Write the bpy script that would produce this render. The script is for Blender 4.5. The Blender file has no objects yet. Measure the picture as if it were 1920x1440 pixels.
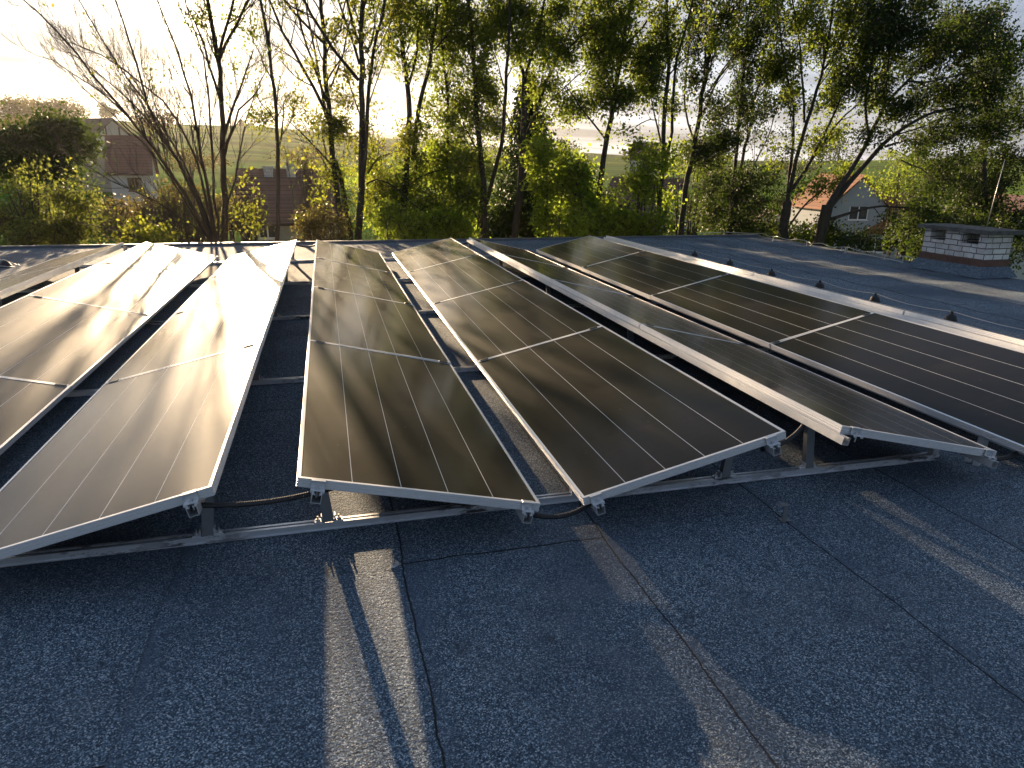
import bpy, bmesh, math, random
import numpy as np
from mathutils import Vector, Matrix
R = math.radians
random.seed(7); rng = np.random.default_rng(7)
scene = bpy.context.scene
COL = scene.collection

# ------------------------------------------------------------------ camera
CAM = np.array([0.342, -2.646, 1.201])
YAW, PIT, ROL, FPX = 0.2592, 0.3068, 0.0111, 1293.4
def cam_axes():
    cy, sy = math.cos(YAW), math.sin(YAW); cp, sp = math.cos(PIT), math.sin(PIT)
    f = np.array([sy*cp, cy*cp, -sp]); r = np.array([cy, -sy, 0.0]); u = np.cross(r, f)
    cr, sr = math.cos(ROL), math.sin(ROL)
    return cr*r+sr*u, -sr*r+cr*u, f
CR, CU, CF = cam_axes()
cd = bpy.data.cameras.new('camera'); cam = bpy.data.objects.new('camera', cd); COL.objects.link(cam)
cd.sensor_width = 36; cd.lens = 36*FPX/1920; cd.clip_start = 0.05; cd.clip_end = 6000
M3 = Matrix((CR, CU, -CF)).transposed()
cam.matrix_world = Matrix.Translation(Vector(CAM)) @ M3.to_4x4()
scene.camera = cam

# ------------------------------------------------------------------ light
SUN_AZ, SUN_EL = -0.149, R(8.5)          # azimuth from +Y towards +X
sdir = Vector((math.sin(SUN_AZ)*math.cos(SUN_EL), math.cos(SUN_AZ)*math.cos(SUN_EL), math.sin(SUN_EL)))
world = bpy.data.worlds.new('World'); scene.world = world; world.use_nodes = True
nt = world.node_tree; N = nt.nodes; L = nt.links; N.clear()
wo = N.new('ShaderNodeOutputWorld'); bg = N.new('ShaderNodeBackground'); L.new(bg.outputs[0], wo.inputs[0])
sky = N.new('ShaderNodeTexSky'); sky.sky_type = 'NISHITA'; sky.sun_disc = False
sky.sun_elevation = SUN_EL; sky.sun_rotation = SUN_AZ; sky.air_density = 1.0; sky.dust_density = 0.6; sky.ozone_density = 3.0
bg.inputs[1].default_value = 0.06
# thin high cloud: brightens the sky round the sun, drifts in streaks
tc = N.new('ShaderNodeTexCoord')
dot = N.new('ShaderNodeVectorMath'); dot.operation = 'DOT_PRODUCT'; L.new(tc.outputs['Generated'], dot.inputs[0]); dot.inputs[1].default_value = sdir
def wmath(op, a, b=None, clamp=False):
    n = N.new('ShaderNodeMath'); n.operation = op; n.use_clamp = clamp
    for i, v in enumerate((a, b)):
        if v is None: continue
        if isinstance(v, (int, float)): n.inputs[i].default_value = v
        else: L.new(v, n.inputs[i])
    return n.outputs[0]
d = wmath('MAXIMUM', dot.outputs['Value'], 0.0)
g1 = wmath('POWER', d, 7.0); g2 = wmath('POWER', d, 90.0); g3 = wmath('POWER', d, 900.0)
sep = N.new('ShaderNodeSeparateXYZ'); L.new(tc.outputs['Generated'], sep.inputs[0])
zc = wmath('ADD', wmath('MAXIMUM', sep.outputs[2], 0.0), 0.09)
cx_ = wmath('DIVIDE', sep.outputs[0], zc); cy_ = wmath('DIVIDE', sep.outputs[1], zc)
cmb = N.new('ShaderNodeCombineXYZ'); L.new(wmath('MULTIPLY', cx_, 0.35), cmb.inputs[0]); L.new(cy_, cmb.inputs[1])
nz = N.new('ShaderNodeTexNoise'); nz.inputs['Scale'].default_value = 0.8; nz.inputs['Detail'].default_value = 6; nz.inputs['Roughness'].default_value = 0.55
L.new(cmb.outputs[0], nz.inputs['Vector'])
cl = N.new('ShaderNodeMapRange'); L.new(nz.outputs[0], cl.inputs[0]); cl.inputs[1].default_value = 0.42; cl.inputs[2].default_value = 0.62
glow = wmath('ADD', wmath('ADD', wmath('MULTIPLY', g1, 3.6), wmath('MULTIPLY', g2, 3.0)), wmath('MULTIPLY', g3, 30.0))
thin = wmath('ADD', wmath('MULTIPLY', cl.outputs[0], -0.5), 1.0)
low = wmath('MULTIPLY', wmath('POWER', wmath('SUBTRACT', 1.0, wmath('ABSOLUTE', sep.outputs[2])), 1.8), 1.15)
def vscale(col, f):
    n = N.new('ShaderNodeVectorMath'); n.operation = 'SCALE'; n.inputs[0].default_value = col; L.new(f, n.inputs['Scale']); return n.outputs[0]
def vadd(a, b):
    n = N.new('ShaderNodeVectorMath'); n.operation = 'ADD'; L.new(a, n.inputs[0]); L.new(b, n.inputs[1]); return n.outputs[0]
veil = vadd(vscale((1.0, 0.80, 0.50), wmath('MULTIPLY', glow, thin)), vscale((1.20, 1.04, 1.04), wmath('MULTIPLY', low, thin)))
tot = N.new('ShaderNodeVectorMath'); tot.operation = 'SCALE'; mixc = N.new('ShaderNodeMix'); mixc.data_type = 'RGBA'; mixc.inputs[0].default_value = 0.84; L.new(sky.outputs[0], mixc.inputs[6]); mixc.inputs[7].default_value = (1.15, 1.62, 2.35, 1)
L.new(vadd(mixc.outputs[2], veil), tot.inputs[0]); L.new(wmath('ADD', wmath('MULTIPLY', cl.outputs[0], -0.6), 1.0), tot.inputs['Scale'])
L.new(tot.outputs[0], bg.inputs[0])

sl = bpy.data.lights.new('sun', 'SUN'); sl.energy = 5.0; sl.angle = R(0.5); sl.color = (1.0, 0.73, 0.45)
so = bpy.data.objects.new('sun', sl); COL.objects.link(so); so.rotation_euler = sdir.to_track_quat('Z', 'Y').to_euler()
vs = scene.view_settings; vs.view_transform = 'Standard'; vs.look = 'None'; vs.gamma = 1; vs.exposure = 1.95
scene.cycles.use_denoising = True
scene.cycles.max_bounces = 6; scene.cycles.diffuse_bounces = 4; scene.cycles.glossy_bounces = 3
scene.cycles.transmission_bounces = 3; scene.cycles.transparent_max_bounces = 4
scene.cycles.sample_clamp_indirect = 4.0; scene.cycles.caustics_reflective = False; scene.cycles.caustics_refractive = False

# ------------------------------------------------------------------ helpers
def ray(px, py): return CF + CR*(px-960)/FPX + CU*(720-py)/FPX
def at(px, py, Y):
    d = ray(px, py); return CAM + d*(Y-CAM[1])/d[1]
def atd(px, py, D):                       # point at horizontal distance D
    d = ray(px, py); return CAM + d*D/math.hypot(d[0], d[1])
def tag(o, label=None, cat=None, group=None, kind=None):
    if label: o['label'] = label
    if cat: o['category'] = cat
    if group: o['group'] = group
    if kind: o['kind'] = kind
    return o
def empty(name, loc=(0, 0, 0), rot=(0, 0, 0)):
    o = bpy.data.objects.new(name, None); COL.objects.link(o); o.location = loc; o.rotation_euler = rot
    o.empty_display_size = 0.1; return o
def link_mesh(name, me, mat, parent=None, loc=None):
    me.materials.append(mat) if not isinstance(mat, (list, tuple)) else [me.materials.append(m) for m in mat]
    o = bpy.data.objects.new(name, me); COL.objects.link(o)
    if parent is not None: o.parent = parent
    if loc is not None: o.location = loc
    return o
class MB:
    """collects shapes into one mesh"""
    def __init__(s): s.v = []; s.f = []; s.m = []
    def add(s, vs, fs, mi=0):
        b = len(s.v); s.v += [tuple(p) for p in vs]; s.f += [tuple(i+b for i in f) for f in fs]; s.m += [mi]*len(fs)
    def box(s, lo, hi, mi=0, M=None):
        x0, y0, z0 = lo; x1, y1, z1 = hi
        vs = [(x0,y0,z0),(x1,y0,z0),(x1,y1,z0),(x0,y1,z0),(x0,y0,z1),(x1,y0,z1),(x1,y1,z1),(x0,y1,z1)]
        if M is not None: vs = [tuple(M @ Vector(p)) for p in vs]
        s.add(vs, [(0,3,2,1),(4,5,6,7),(0,1,5,4),(1,2,6,5),(2,3,7,6),(3,0,4,7)], mi)
    def prism(s, poly, a, b, axis='y', mi=0, M=None):
        n = len(poly); vs = []
        for t in (a, b):
            for (p, q) in poly:
                vs.append({'y': (p, t, q), 'x': (t, p, q), 'z': (p, q, t)}[axis])
        if M is not None: vs = [tuple(M @ Vector(p)) for p in vs]
        fs = [tuple(range(n)), tuple(range(2*n-1, n-1, -1))] + [(i, i+n, (i+1) % n+n, (i+1) % n) for i in range(n)]
        s.add(vs, fs, mi)
    def tube(s, pts, rad, k=8, mi=0, cap=True):
        pts = [np.array(p, float) for p in pts]; n = len(pts)
        if isinstance(rad, (int, float)): rad = [rad]*n
        T = [pts[min(i+1, n-1)]-pts[max(i-1, 0)] for i in range(n)]
        T = [t/(np.linalg.norm(t)+1e-12) for t in T]
        ref = np.array([0, 0, 1.0]) if abs(T[0][2]) < 0.9 else np.array([1.0, 0, 0])
        U = np.cross(T[0], ref); U /= np.linalg.norm(U); vs = []
        for i in range(n):
            U = U - T[i]*np.dot(U, T[i]); U /= np.linalg.norm(U)+1e-12; V = np.cross(T[i], U)
            for j in range(k):
                a = 2*math.pi*j/k; vs.append(pts[i]+rad[i]*(math.cos(a)*U+math.sin(a)*V))
        fs = [(i*k+j, i*k+(j+1) % k, (i+1)*k+(j+1) % k, (i+1)*k+j) for i in range(n-1) for j in range(k)]
        if cap: fs += [tuple(range(k-1, -1, -1)), tuple(range((n-1)*k, n*k))]
        s.add(vs, fs, mi)
    def build(s, name, mat, parent=None, bevel=0, smooth=False, loc=None):
        me = bpy.data.meshes.new(name); me.from_pydata(s.v, [], s.f)
        if len(set(s.m)) > 1: me.polygons.foreach_set('material_index', s.m)
        bm = bmesh.new(); bm.from_mesh(me); bmesh.ops.recalc_face_normals(bm, faces=bm.faces)
        if bevel: bmesh.ops.bevel(bm, geom=[e for e in bm.edges if e.is_manifold and e.calc_face_angle(0) > 0.5], offset=bevel, segments=1, affect='EDGES', clamp_overlap=True)
        bm.to_mesh(me); bm.free()
        if smooth: me.polygons.foreach_set('use_smooth', [True]*len(me.polygons))
        return link_mesh(name, me, mat, parent, loc)
def quads_mesh(name, V, mat, parent=None, nper=4):
    """V: (n, nper, 3) array: n separate faces"""
    n = len(V); me = bpy.data.meshes.new(name)
    me.vertices.add(n*nper); me.vertices.foreach_set('co', np.ascontiguousarray(V, dtype=np.float32).ravel())
    me.loops.add(n*nper); me.loops.foreach_set('vertex_index', np.arange(n*nper, dtype=np.int32))
    me.polygons.add(n); me.polygons.foreach_set('loop_start', np.arange(0, n*nper, nper, dtype=np.int32))
    me.update(calc_edges=True); me.validate()
    return link_mesh(name, me, mat, parent)

# ------------------------------------------------------------------ materials
def mat(name, col=(0.5,0.5,0.5), rough=0.6, metal=0.0, **kw):
    m = bpy.data.materials.new(name); m.use_nodes = True; t = m.node_tree
    p = t.nodes['Principled BSDF']; p.inputs['Base Color'].default_value = (*col, 1); p.inputs['Roughness'].default_value = rough; p.inputs['Metallic'].default_value = metal
    for k, v in kw.items(): p.inputs[k].default_value = v
    return m
class NG:
    """small node-building helper for a material"""
    def __init__(s, m): s.t = m.node_tree; s.p = s.t.nodes['Principled BSDF']; s.m = m; s.out = s.t.nodes['Material Output']; s.co = s.t.nodes.new('ShaderNodeTexCoord').outputs['Object']
    def n(s, ty, **kw):
        n = s.t.nodes.new(ty)
        for k, v in kw.items(): setattr(n, k, v)
        return n
    def set(s, sock, v):
        if v is None: return
        if hasattr(v, 'links'): s.t.links.new(v, sock)
        else:
            if isinstance(v, tuple) and len(v) == 3 and getattr(sock, 'type', '') == 'RGBA': v = (*v, 1)
            sock.default_value = v
    def math(s, op, a, b=None, c=None, clamp=False):
        n = s.n('ShaderNodeMath', operation=op, use_clamp=clamp); s.set(n.inputs[0], a); s.set(n.inputs[1], b); s.set(n.inputs[2], c); return n.outputs[0]
    def noise(s, scale=5, detail=4, rough=0.5, vec=None, dim='3D', dist=0.0):
        n = s.n('ShaderNodeTexNoise'); s.set(n.inputs['Vector'], vec or s.co); n.inputs['Scale'].default_value = scale; n.inputs['Detail'].default_value = detail; n.inputs['Roughness'].default_value = rough; n.inputs['Distortion'].default_value = dist; return n.outputs[0]
    def map(s, vec=None, scale=(1,1,1), rot=(0,0,0), loc=(0,0,0)):
        n = s.n('ShaderNodeMapping'); s.set(n.inputs[0], vec or s.co); n.inputs['Scale'].default_value = scale; n.inputs['Rotation'].default_value = rot; n.inputs['Location'].default_value = loc; return n.outputs[0]
    def rng(s, v, a, b, c=0.0, d=1.0, smooth=False):
        n = s.n('ShaderNodeMapRange', clamp=True); n.interpolation_type = 'SMOOTHSTEP' if smooth else 'LINEAR'
        for i, x in enumerate((v, a, b, c, d)): s.set(n.inputs[i], x)
        return n.outputs[0]
    def mix(s, f, a, b, blend='MIX'):
        n = s.n('ShaderNodeMix', data_type='RGBA', blend_type=blend); s.set(n.inputs[0], f); s.set(n.inputs[6], a); s.set(n.inputs[7], b); return n.outputs[2]
    def ramp(s, f, stops):
        n = s.n('ShaderNodeValToRGB'); s.set(n.inputs[0], f); e = n.color_ramp.elements
        while len(e) < len(stops): e.new(0.5)
        for i, (p, c) in enumerate(stops): e[i].position = p; e[i].color = (*c, 1)
        return n.outputs[0]
    def bump(s, h, strength=0.3, dist=0.01, prev=None):
        n = s.n('ShaderNodeBump'); n.inputs['Strength'].default_value = strength; n.inputs['Distance'].default_value = dist; s.set(n.inputs['Height'], h)
        if prev is not None: s.set(n.inputs['Normal'], prev)
        return n.outputs[0]
    def xyz(s, vec=None):
        n = s.n('ShaderNodeSeparateXYZ'); s.set(n.inputs[0], vec or s.co); return n.outputs
    def base(s, c): s.set(s.p.inputs['Base Color'], c)
    def rough(s, c): s.set(s.p.inputs['Roughness'], c)
    def normal(s, c): s.set(s.p.inputs['Normal'], c)

ROOF_Z = -0.405
SEAMS = [-5.0, -4.08, -3.16, -2.24, -1.31, -0.36, 0.56, 1.47, 2.38, 3.24, 4.16, 5.08, 6.0, 6.93, 7.85, 8.76, 9.68]

def m_felt(seamed=True):
    m = mat('roofing_felt', rough=0.85); g = NG(m); g.p.inputs['Specular IOR Level'].default_value = 0.35
    v = g.n('ShaderNodeTexVoronoi', feature='F1'); g.set(v.inputs['Vector'], g.co); v.inputs['Scale'].default_value = 240
    rnd = g.xyz(v.outputs['Color'])[0]
    gran = g.ramp(rnd, [(0.0, (0.012, 0.020, 0.030)), (0.30, (0.050, 0.085, 0.128)), (0.62, (0.13, 0.20, 0.275)), (0.84, (0.32, 0.42, 0.52)), (1.0, (0.85, 0.92, 0.98))])
    clump = g.noise(80, 3, 0.6)
    c = g.mix(g.rng(clump, 0.3, 0.7, 0.0, 0.22), gran, (0.030, 0.046, 0.070))
    big = g.noise(1.1, 5, 0.6)
    c = g.mix(g.rng(big, 0.35, 0.68, 0.0, 0.5), c, (0.046, 0.068, 0.102))
    # pale scuffs, streaky along the membrane
    sc = g.noise(1.6, 6, 0.65, g.map(scale=(1.5, 0.55, 1)))
    c = g.mix(g.rng(sc, 0.56, 0.75, 0.0, 0.45), c, (0.11, 0.15, 0.215))
    drip = g.noise(5.5, 3, 0.5); c = g.mix(g.rng(drip, 0.66, 0.74, 0.0, 0.5), c, (0.02, 0.022, 0.026))
    h = g.math('MULTIPLY', rnd, 0.6); h = g.math('ADD', h, g.math('MULTIPLY', clump, 0.8))
    nb = g.bump(h, 1.0, 0.0065)
    if seamed:
        x, y, z = g.xyz()
        wob = g.math('ADD', g.math('MULTIPLY', g.math('SUBTRACT', g.noise(1.7, 3, 0.5, g.map(scale=(0.02, 1, 0))), 0.5), 0.05), g.math('MULTIPLY', g.math('SUBTRACT', g.noise(22, 2, 0.5), 0.5), 0.012))
        xw = g.math('ADD', x, wob)
        dark = None; step = None; tone = 0.5; rt = random.Random(5)
        for s_ in SEAMS:
            dd = g.math('ABSOLUTE', g.math('SUBTRACT', xw, s_))
            w = g.math('MULTIPLY', g.rng(dd, 0.002 if s_ < 6 else 0.006, 0.0058 if s_ < 6 else 0.016, 1.0, 0.0), 0.4 if s_ < 0 else 1.0)
            st = g.rng(g.math('SUBTRACT', xw, s_), -0.004, 0.004)
            fa = g.rng(g.math('SUBTRACT', xw, s_), 0.0, 0.10, 1.0, 0.0)
            w2 = g.math('MULTIPLY', st, fa)
            tone = g.math('ADD', tone, g.math('MULTIPLY', st, rt.uniform(-.5, .5)))
            dark = w if dark is None else g.math('MAXIMUM', dark, w)
            step = w2 if step is None else g.math('MAXIMUM', step, w2)
        # cross laps
        laps = [(1.47, 2.38, 0.0), (0.56, 1.47, -0.065), (-0.36, 0.56, 2.05), (2.38, 3.24, 4.3), (4.16, 5.08, 0.5), (7.0, 7.85, 6.9), (7.85, 8.76, 4.2), (8.76, 9.68, 8.3), (7.0, 7.85, 11.2), (9.68, 12, 7.1), (-1.31, -0.36, -0.9)]
        wy = g.math('ADD', y, g.math('MULTIPLY', g.math('SUBTRACT', g.noise(6, 3, 0.5), 0.5), 0.045))
        for (a, b, yy) in laps[1:]:
            dd = g.math('ABSOLUTE', g.math('SUBTRACT', wy, yy)); w = g.rng(dd, 0.003, 0.007, 1.0, 0.0)
            ins = g.math('MULTIPLY', g.math('GREATER_THAN', xw, a), g.math('LESS_THAN', xw, b))
            dark = g.math('MAXIMUM', dark, g.math('MULTIPLY', w, ins))
        c = g.mix(g.math('MULTIPLY', g.math('ABSOLUTE', g.math('SINE', g.math('MULTIPLY', tone, 3.0))), 0.22), c, (0.028, 0.040, 0.058))
        lapn = g.noise(7, 4, 0.6)
        lap = g.math('MULTIPLY', step, g.rng(lapn, 0.42, 0.62, 0.0, 0.8))
        c = g.mix(lap, c, (0.075, 0.105, 0.155))
        pd = g.noise(0.8, 3, 0.55, g.map(loc=(3.1, 1.7, 0))); ring = g.math('SUBTRACT', 1.0, g.math('MULTIPLY', g.math('ABSOLUTE', g.math('SUBTRACT', pd, 0.56)), 45.0), clamp=True)
        c = g.mix(g.math('MULTIPLY', ring, 0.22), c, (0.15, 0.17, 0.20)); c = g.mix(g.rng(pd, 0.56, 0.60, 0.0, 0.25), c, (0.042, 0.060, 0.09))
        c = g.mix(g.math('MULTIPLY', dark, 0.93), c, (0.006, 0.006, 0.007))
        nb = g.bump(step, 0.9, 0.003, nb)
        nb = g.bump(dark, 0.6, -0.004, nb)
    g.base(c); g.normal(nb); return m
M = {}
M['felt'] = m_felt()
M['felt_plain'] = m_felt(False)
def m_alu(name, col=(0.78, 0.79, 0.80), rough=0.38, dirt=0.0, metal=0.85):
    m = mat(name, col, rough, metal); g = NG(m)
    f = g.noise(3, 4, 0.6, g.map(scale=(9, 9, 9)))
    c = g.mix(g.rng(f, 0.4, 0.8, 0, 0.25), (*col, 1), tuple(x*0.6 for x in col))
    if dirt:
        s1 = g.noise(7, 6, 0.75, g.map(scale=(0.9, 8, 3))); s2 = g.noise(1.6, 2, 0.5, g.map(scale=(1, 0.2, 0.2)))
        k = g.math('MULTIPLY', g.rng(s1, 0.47, 0.56, 0, 1), g.rng(s2, 0.44, 0.56, 0, 1))
        c = g.mix(g.math('MULTIPLY', k, dirt), c, (0.012, 0.013, 0.016))
        g.set(g.p.inputs['Metallic'], g.math('SUBTRACT', metal, g.math('MULTIPLY', k, metal)))
    g.base(c); g.rough(g.rng(f, 0.2, 0.8, rough-0.06, rough+0.12))
    return m
M['frame'] = m_alu('anodised_frame', (0.86, 0.86, 0.87), 0.42, metal=0.55)
M['rail'] = m_alu('mill_rail', (0.72, 0.735, 0.76), 0.36, metal=0.7)
M['base_rail'] = m_alu('base_rail_metal', (0.70, 0.73, 0.78), 0.36, dirt=0.95, metal=0.65)
M['post'] = m_alu('galvanised_post', (0.26, 0.275, 0.29), 0.45, metal=0.7)
M['bolt'] = m_alu('zinc_bolt', (0.62, 0.63, 0.65), 0.28, metal=0.9)
M['black'] = mat('black_clamp', (0.015, 0.015, 0.017), 0.4)
M['conduit'] = mat('black_conduit', (0.014, 0.014, 0.016), 0.38)
M['rubber'] = mat('black_rubber', (0.018, 0.018, 0.02), 0.55)
M['wire'] = m_alu('zinc_wire', (0.62, 0.61, 0.58), 0.4, metal=0.7)
def m_glass():
    m = mat('module_glass', (0.006, 0.006, 0.008), 0.13); g = NG(m)
    g.p.inputs['IOR'].default_value = 1.23
    x, y, z = g.xyz()
    # four pale scribe lines between five strips
    s = g.math('ADD', g.math('DIVIDE', x, 1.022/5), 2.5)
    fr = g.math('SUBTRACT', s, g.math('ROUND', s))
    ln = g.rng(g.math('ABSOLUTE', fr), 0.0062, 0.0085, 1.0, 0.0)
    ln = g.math('MULTIPLY', ln, g.math('LESS_THAN', g.math('ABSOLUTE', x), 0.48))
    ln = g.math('MULTIPLY', ln, g.math('LESS_THAN', g.math('ABSOLUTE', y), 1.150))
    # fine cell lines across the strips
    brush = g.noise(1.0, 2, 0.5, g.map(scale=(7, 260, 1)))
    c = g.mix(g.rng(brush, 0.35, 0.7, 0, 1), (0.0030, 0.0024, 0.0026), (0.006, 0.005, 0.005))
    dust = g.noise(2.3, 6, 0.65); dsm = g.math('ADD', g.rng(dust, 0.42, 0.8, 0.0, 0.15), g.rng(g.noise(1.4, 6, 0.7, g.map(scale=(0.7, 3.5, 1))), 0.52, 0.78, 0.0, 0.14))
    c = g.mix(dsm, c, (0.07, 0.06, 0.05))
    vor = g.n('ShaderNodeTexVoronoi', feature='F1'); g.set(vor.inputs['Vector'], g.co); vor.inputs['Scale'].default_value = 17
    r3 = g.xyz(vor.outputs['Color'])
    spot = g.math('MULTIPLY', g.rng(vor.outputs['Distance'], 0.03, 0.055, 1, 0), g.math('GREATER_THAN', r3[0], 0.90))
    c = g.mix(g.math('MULTIPLY', spot, 0.55), c, (0.30, 0.27, 0.22))
    c = g.mix(ln, c, (0.62, 0.64, 0.67))
    g.base(c); g.rough(g.rng(dust, 0.3, 0.8, 0.41, 0.50))
    g.p.inputs['Coat Weight'].default_value = 0.72; g.p.inputs['Specular IOR Level'].default_value = 0.26; g.p.inputs['Coat IOR'].default_value = 1.23; g.p.inputs['Specular Tint'].default_value = (1.0, 0.88, 0.58, 1); g.set(g.p.inputs['Coat Roughness'], g.rng(dust, 0.3, 0.8, 0.11, 0.15))
    g.normal(g.bump(brush, 0.10, 0.0006))
    return m
M['glass'] = m_glass()
M['back'] = mat('module_backsheet', (0.03, 0.03, 0.032), 0.6)

def m_bark(name, a, b):
    m = mat(name, a, 0.9); g = NG(m)
    n = g.noise(6, 5, 0.7, g.map(scale=(3, 3, 0.6))); g.base(g.mix(g.rng(n, 0.35, 0.65), a, b)); g.normal(g.bump(n, 0.6, 0.03)); return m
M['bark'] = m_bark('bark_brown', (0.075, 0.055, 0.04), (0.032, 0.024, 0.019))
M['bark_dark'] = m_bark('bark_dark', (0.045, 0.037, 0.030), (0.018, 0.015, 0.012))
M['bark_grey'] = m_bark('bark_grey', (0.12, 0.105, 0.085), (0.05, 0.043, 0.036))
def m_leaf(name, cols, trans, k=0.55):
    """cols: ramp of leaf albedos; trans: transmitted colour"""
    m = mat(name, cols[0], 0.55); g = NG(m); t = g.t
    geo = g.n('ShaderNodeNewGeometry'); rnd = geo.outputs['Random Per Island']
    big = g.noise(0.9, 3, 0.6)
    f = g.math('ADD', g.math('MULTIPLY', rnd, 0.55), g.rng(big, 0.3, 0.7, 0.0, 0.45))
    c = g.ramp(f, [(i/(len(cols)-1), cc) for i, cc in enumerate(cols)]); g.base(c)
    g.p.inputs['Specular IOR Level'].default_value = 0.15
    tr = g.n('ShaderNodeBsdfTranslucent'); g.set(tr.inputs[0], g.mix(0.5, trans, g.mix(1.0, c, (3.0, 2.9, 1.6), 'MULTIPLY')))
    mx = g.n('ShaderNodeMixShader'); mx.inputs[0].default_value = k
    t.links.new(g.p.outputs[0], mx.inputs[1]); t.links.new(tr.outputs[0], mx.inputs[2]); t.links.new(mx.outputs[0], g.out.inputs[0])
    return m
M['leaf_green'] = m_leaf('leaf_green', [(0.03, 0.05, 0.012), (0.055, 0.085, 0.015), (0.09, 0.12, 0.02), (0.14, 0.12, 0.025)], (0.26, 0.33, 0.035))
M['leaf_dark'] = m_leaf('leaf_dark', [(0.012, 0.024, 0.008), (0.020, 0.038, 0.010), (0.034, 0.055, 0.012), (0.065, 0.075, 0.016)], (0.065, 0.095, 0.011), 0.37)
M['leaf_yellow'] = m_leaf('leaf_yellow', [(0.04, 0.065, 0.014), (0.07, 0.095, 0.018), (0.11, 0.12, 0.022), (0.14, 0.11, 0.028)], (0.30, 0.33, 0.04))
M['leaf_bright'] = m_leaf('leaf_bright', [(0.04, 0.075, 0.012), (0.075, 0.12, 0.016), (0.12, 0.16, 0.02), (0.17, 0.17, 0.03)], (0.36, 0.46, 0.05), 0.62)
M['leaf_olive'] = m_leaf('leaf_olive', [(0.035, 0.05, 0.014), (0.06, 0.08, 0.02), (0.09, 0.105, 0.025), (0.13, 0.12, 0.03)], (0.20, 0.22, 0.045), 0.5)
M['needle'] = m_leaf('spruce_needles', [(0.008, 0.018, 0.008), (0.014, 0.028, 0.011), (0.022, 0.035, 0.012), (0.03, 0.04, 0.014)], (0.03, 0.05, 0.01), 0.2)
M['leaf_hedge'] = m_leaf('leaf_hedge', [(0.03, 0.035, 0.014), (0.05, 0.05, 0.018), (0.075, 0.06, 0.022), (0.11, 0.065, 0.03)], (0.16, 0.13, 0.04), 0.4)

# ------------------------------------------------------------------ terrain
SKY_PX = [(-400, 235), (0, 222), (160, 222), (300, 232), (480, 236), (620, 250), (760, 262), (900, 274), (1100, 286), (1300, 300), (1500, 302), (1700, 300), (1920, 296), (2400, 300)]
_az = [math.atan2(ray(x, y)[0], ray(x, y)[1]) for x, y in SKY_PX]
_el = [math.atan2(ray(x, y)[2], math.hypot(*ray(x, y)[:2])) for x, y in SKY_PX]
def sstep(a, b, x): t = np.clip((x-a)/(b-a), 0, 1); return t*t*(3-2*t)
RR = 420.0
def ground_h(x, y):
    dx, dy = x-CAM[0], y-CAM[1]; r = np.hypot(dx, dy); az = np.arctan2(dx, dy)
    el = np.interp(az, _az, _el); left = np.interp(az, [-0.5, -0.02, 0.25], [1, 0.45, 0])
    top = CAM[2]+RR*np.tan(el)
    h = -7.0 + 6.2*left*sstep(28, 100, r)
    t = np.clip((r-85)/(RR-85), 0, 1); k = (t**1.25)*(1-0.12*np.sin(t*math.pi*2)*left)
    h = h + (top-h)*k
    h = h + np.clip(r-RR, 0, None)*np.tan(el)*0.25
    return h + 0.25*np.sin(x*0.05+1)*np.cos(y*0.043)*sstep(40, 140, r)
def build_ground():
    rs = np.concatenate([np.linspace(0, 60, 13), np.linspace(66, 420, 60), np.linspace(436, 720, 12)])
    na = 240; az = np.linspace(-math.pi, math.pi, na, endpoint=False)
    RRg, AZ = np.meshgrid(rs, az, indexing='ij'); X = CAM[0]+RRg*np.sin(AZ); Y = CAM[1]+RRg*np.cos(AZ)
    Z = ground_h(X, Y); V = np.stack([X, Y, Z], -1).reshape(-1, 3)
    nr = len(rs); F = [(i*na+j, i*na+(j+1) % na, (i+1)*na+(j+1) % na, (i+1)*na+j) for i in range(nr-1) for j in range(na)]
    me = bpy.data.meshes.new('ground'); me.from_pydata(V.tolist(), [], F); me.polygons.foreach_set('use_smooth', [True]*len(F))
    m = mat('grass_fields', rough=0.95); g = NG(m)
    n1 = g.noise(0.012, 3, 0.5, g.map(scale=(0.6, 1.6, 1))); n2 = g.noise(0.9, 5, 0.7); n3 = g.noise(0.05, 4, 0.6, g.map(scale=(0.4, 2.2, 1)))
    c = g.ramp(n1, [(0.36, (0.04, 0.09, 0.015)), (0.46, (0.11, 0.23, 0.03)), (0.53, (0.07, 0.15, 0.025)), (0.62, (0.18, 0.28, 0.04))])
    c = g.mix(g.rng(n3, 0.40, 0.62, 0, 0.5), c, (0.045, 0.065, 0.018)); c = g.mix(g.rng(n2, 0.3, 0.7, 0, 0.35), c, (0.04, 0.05, 0.015))
    g.p.inputs['Specular IOR Level'].default_value = 0.0; g.base(c); g.normal(g.bump(n2, 0.5, 0.2))
    o = link_mesh('ground', me, m); tag(o, 'green meadows rising to the hill skyline', kind='structure')
build_ground()

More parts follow.
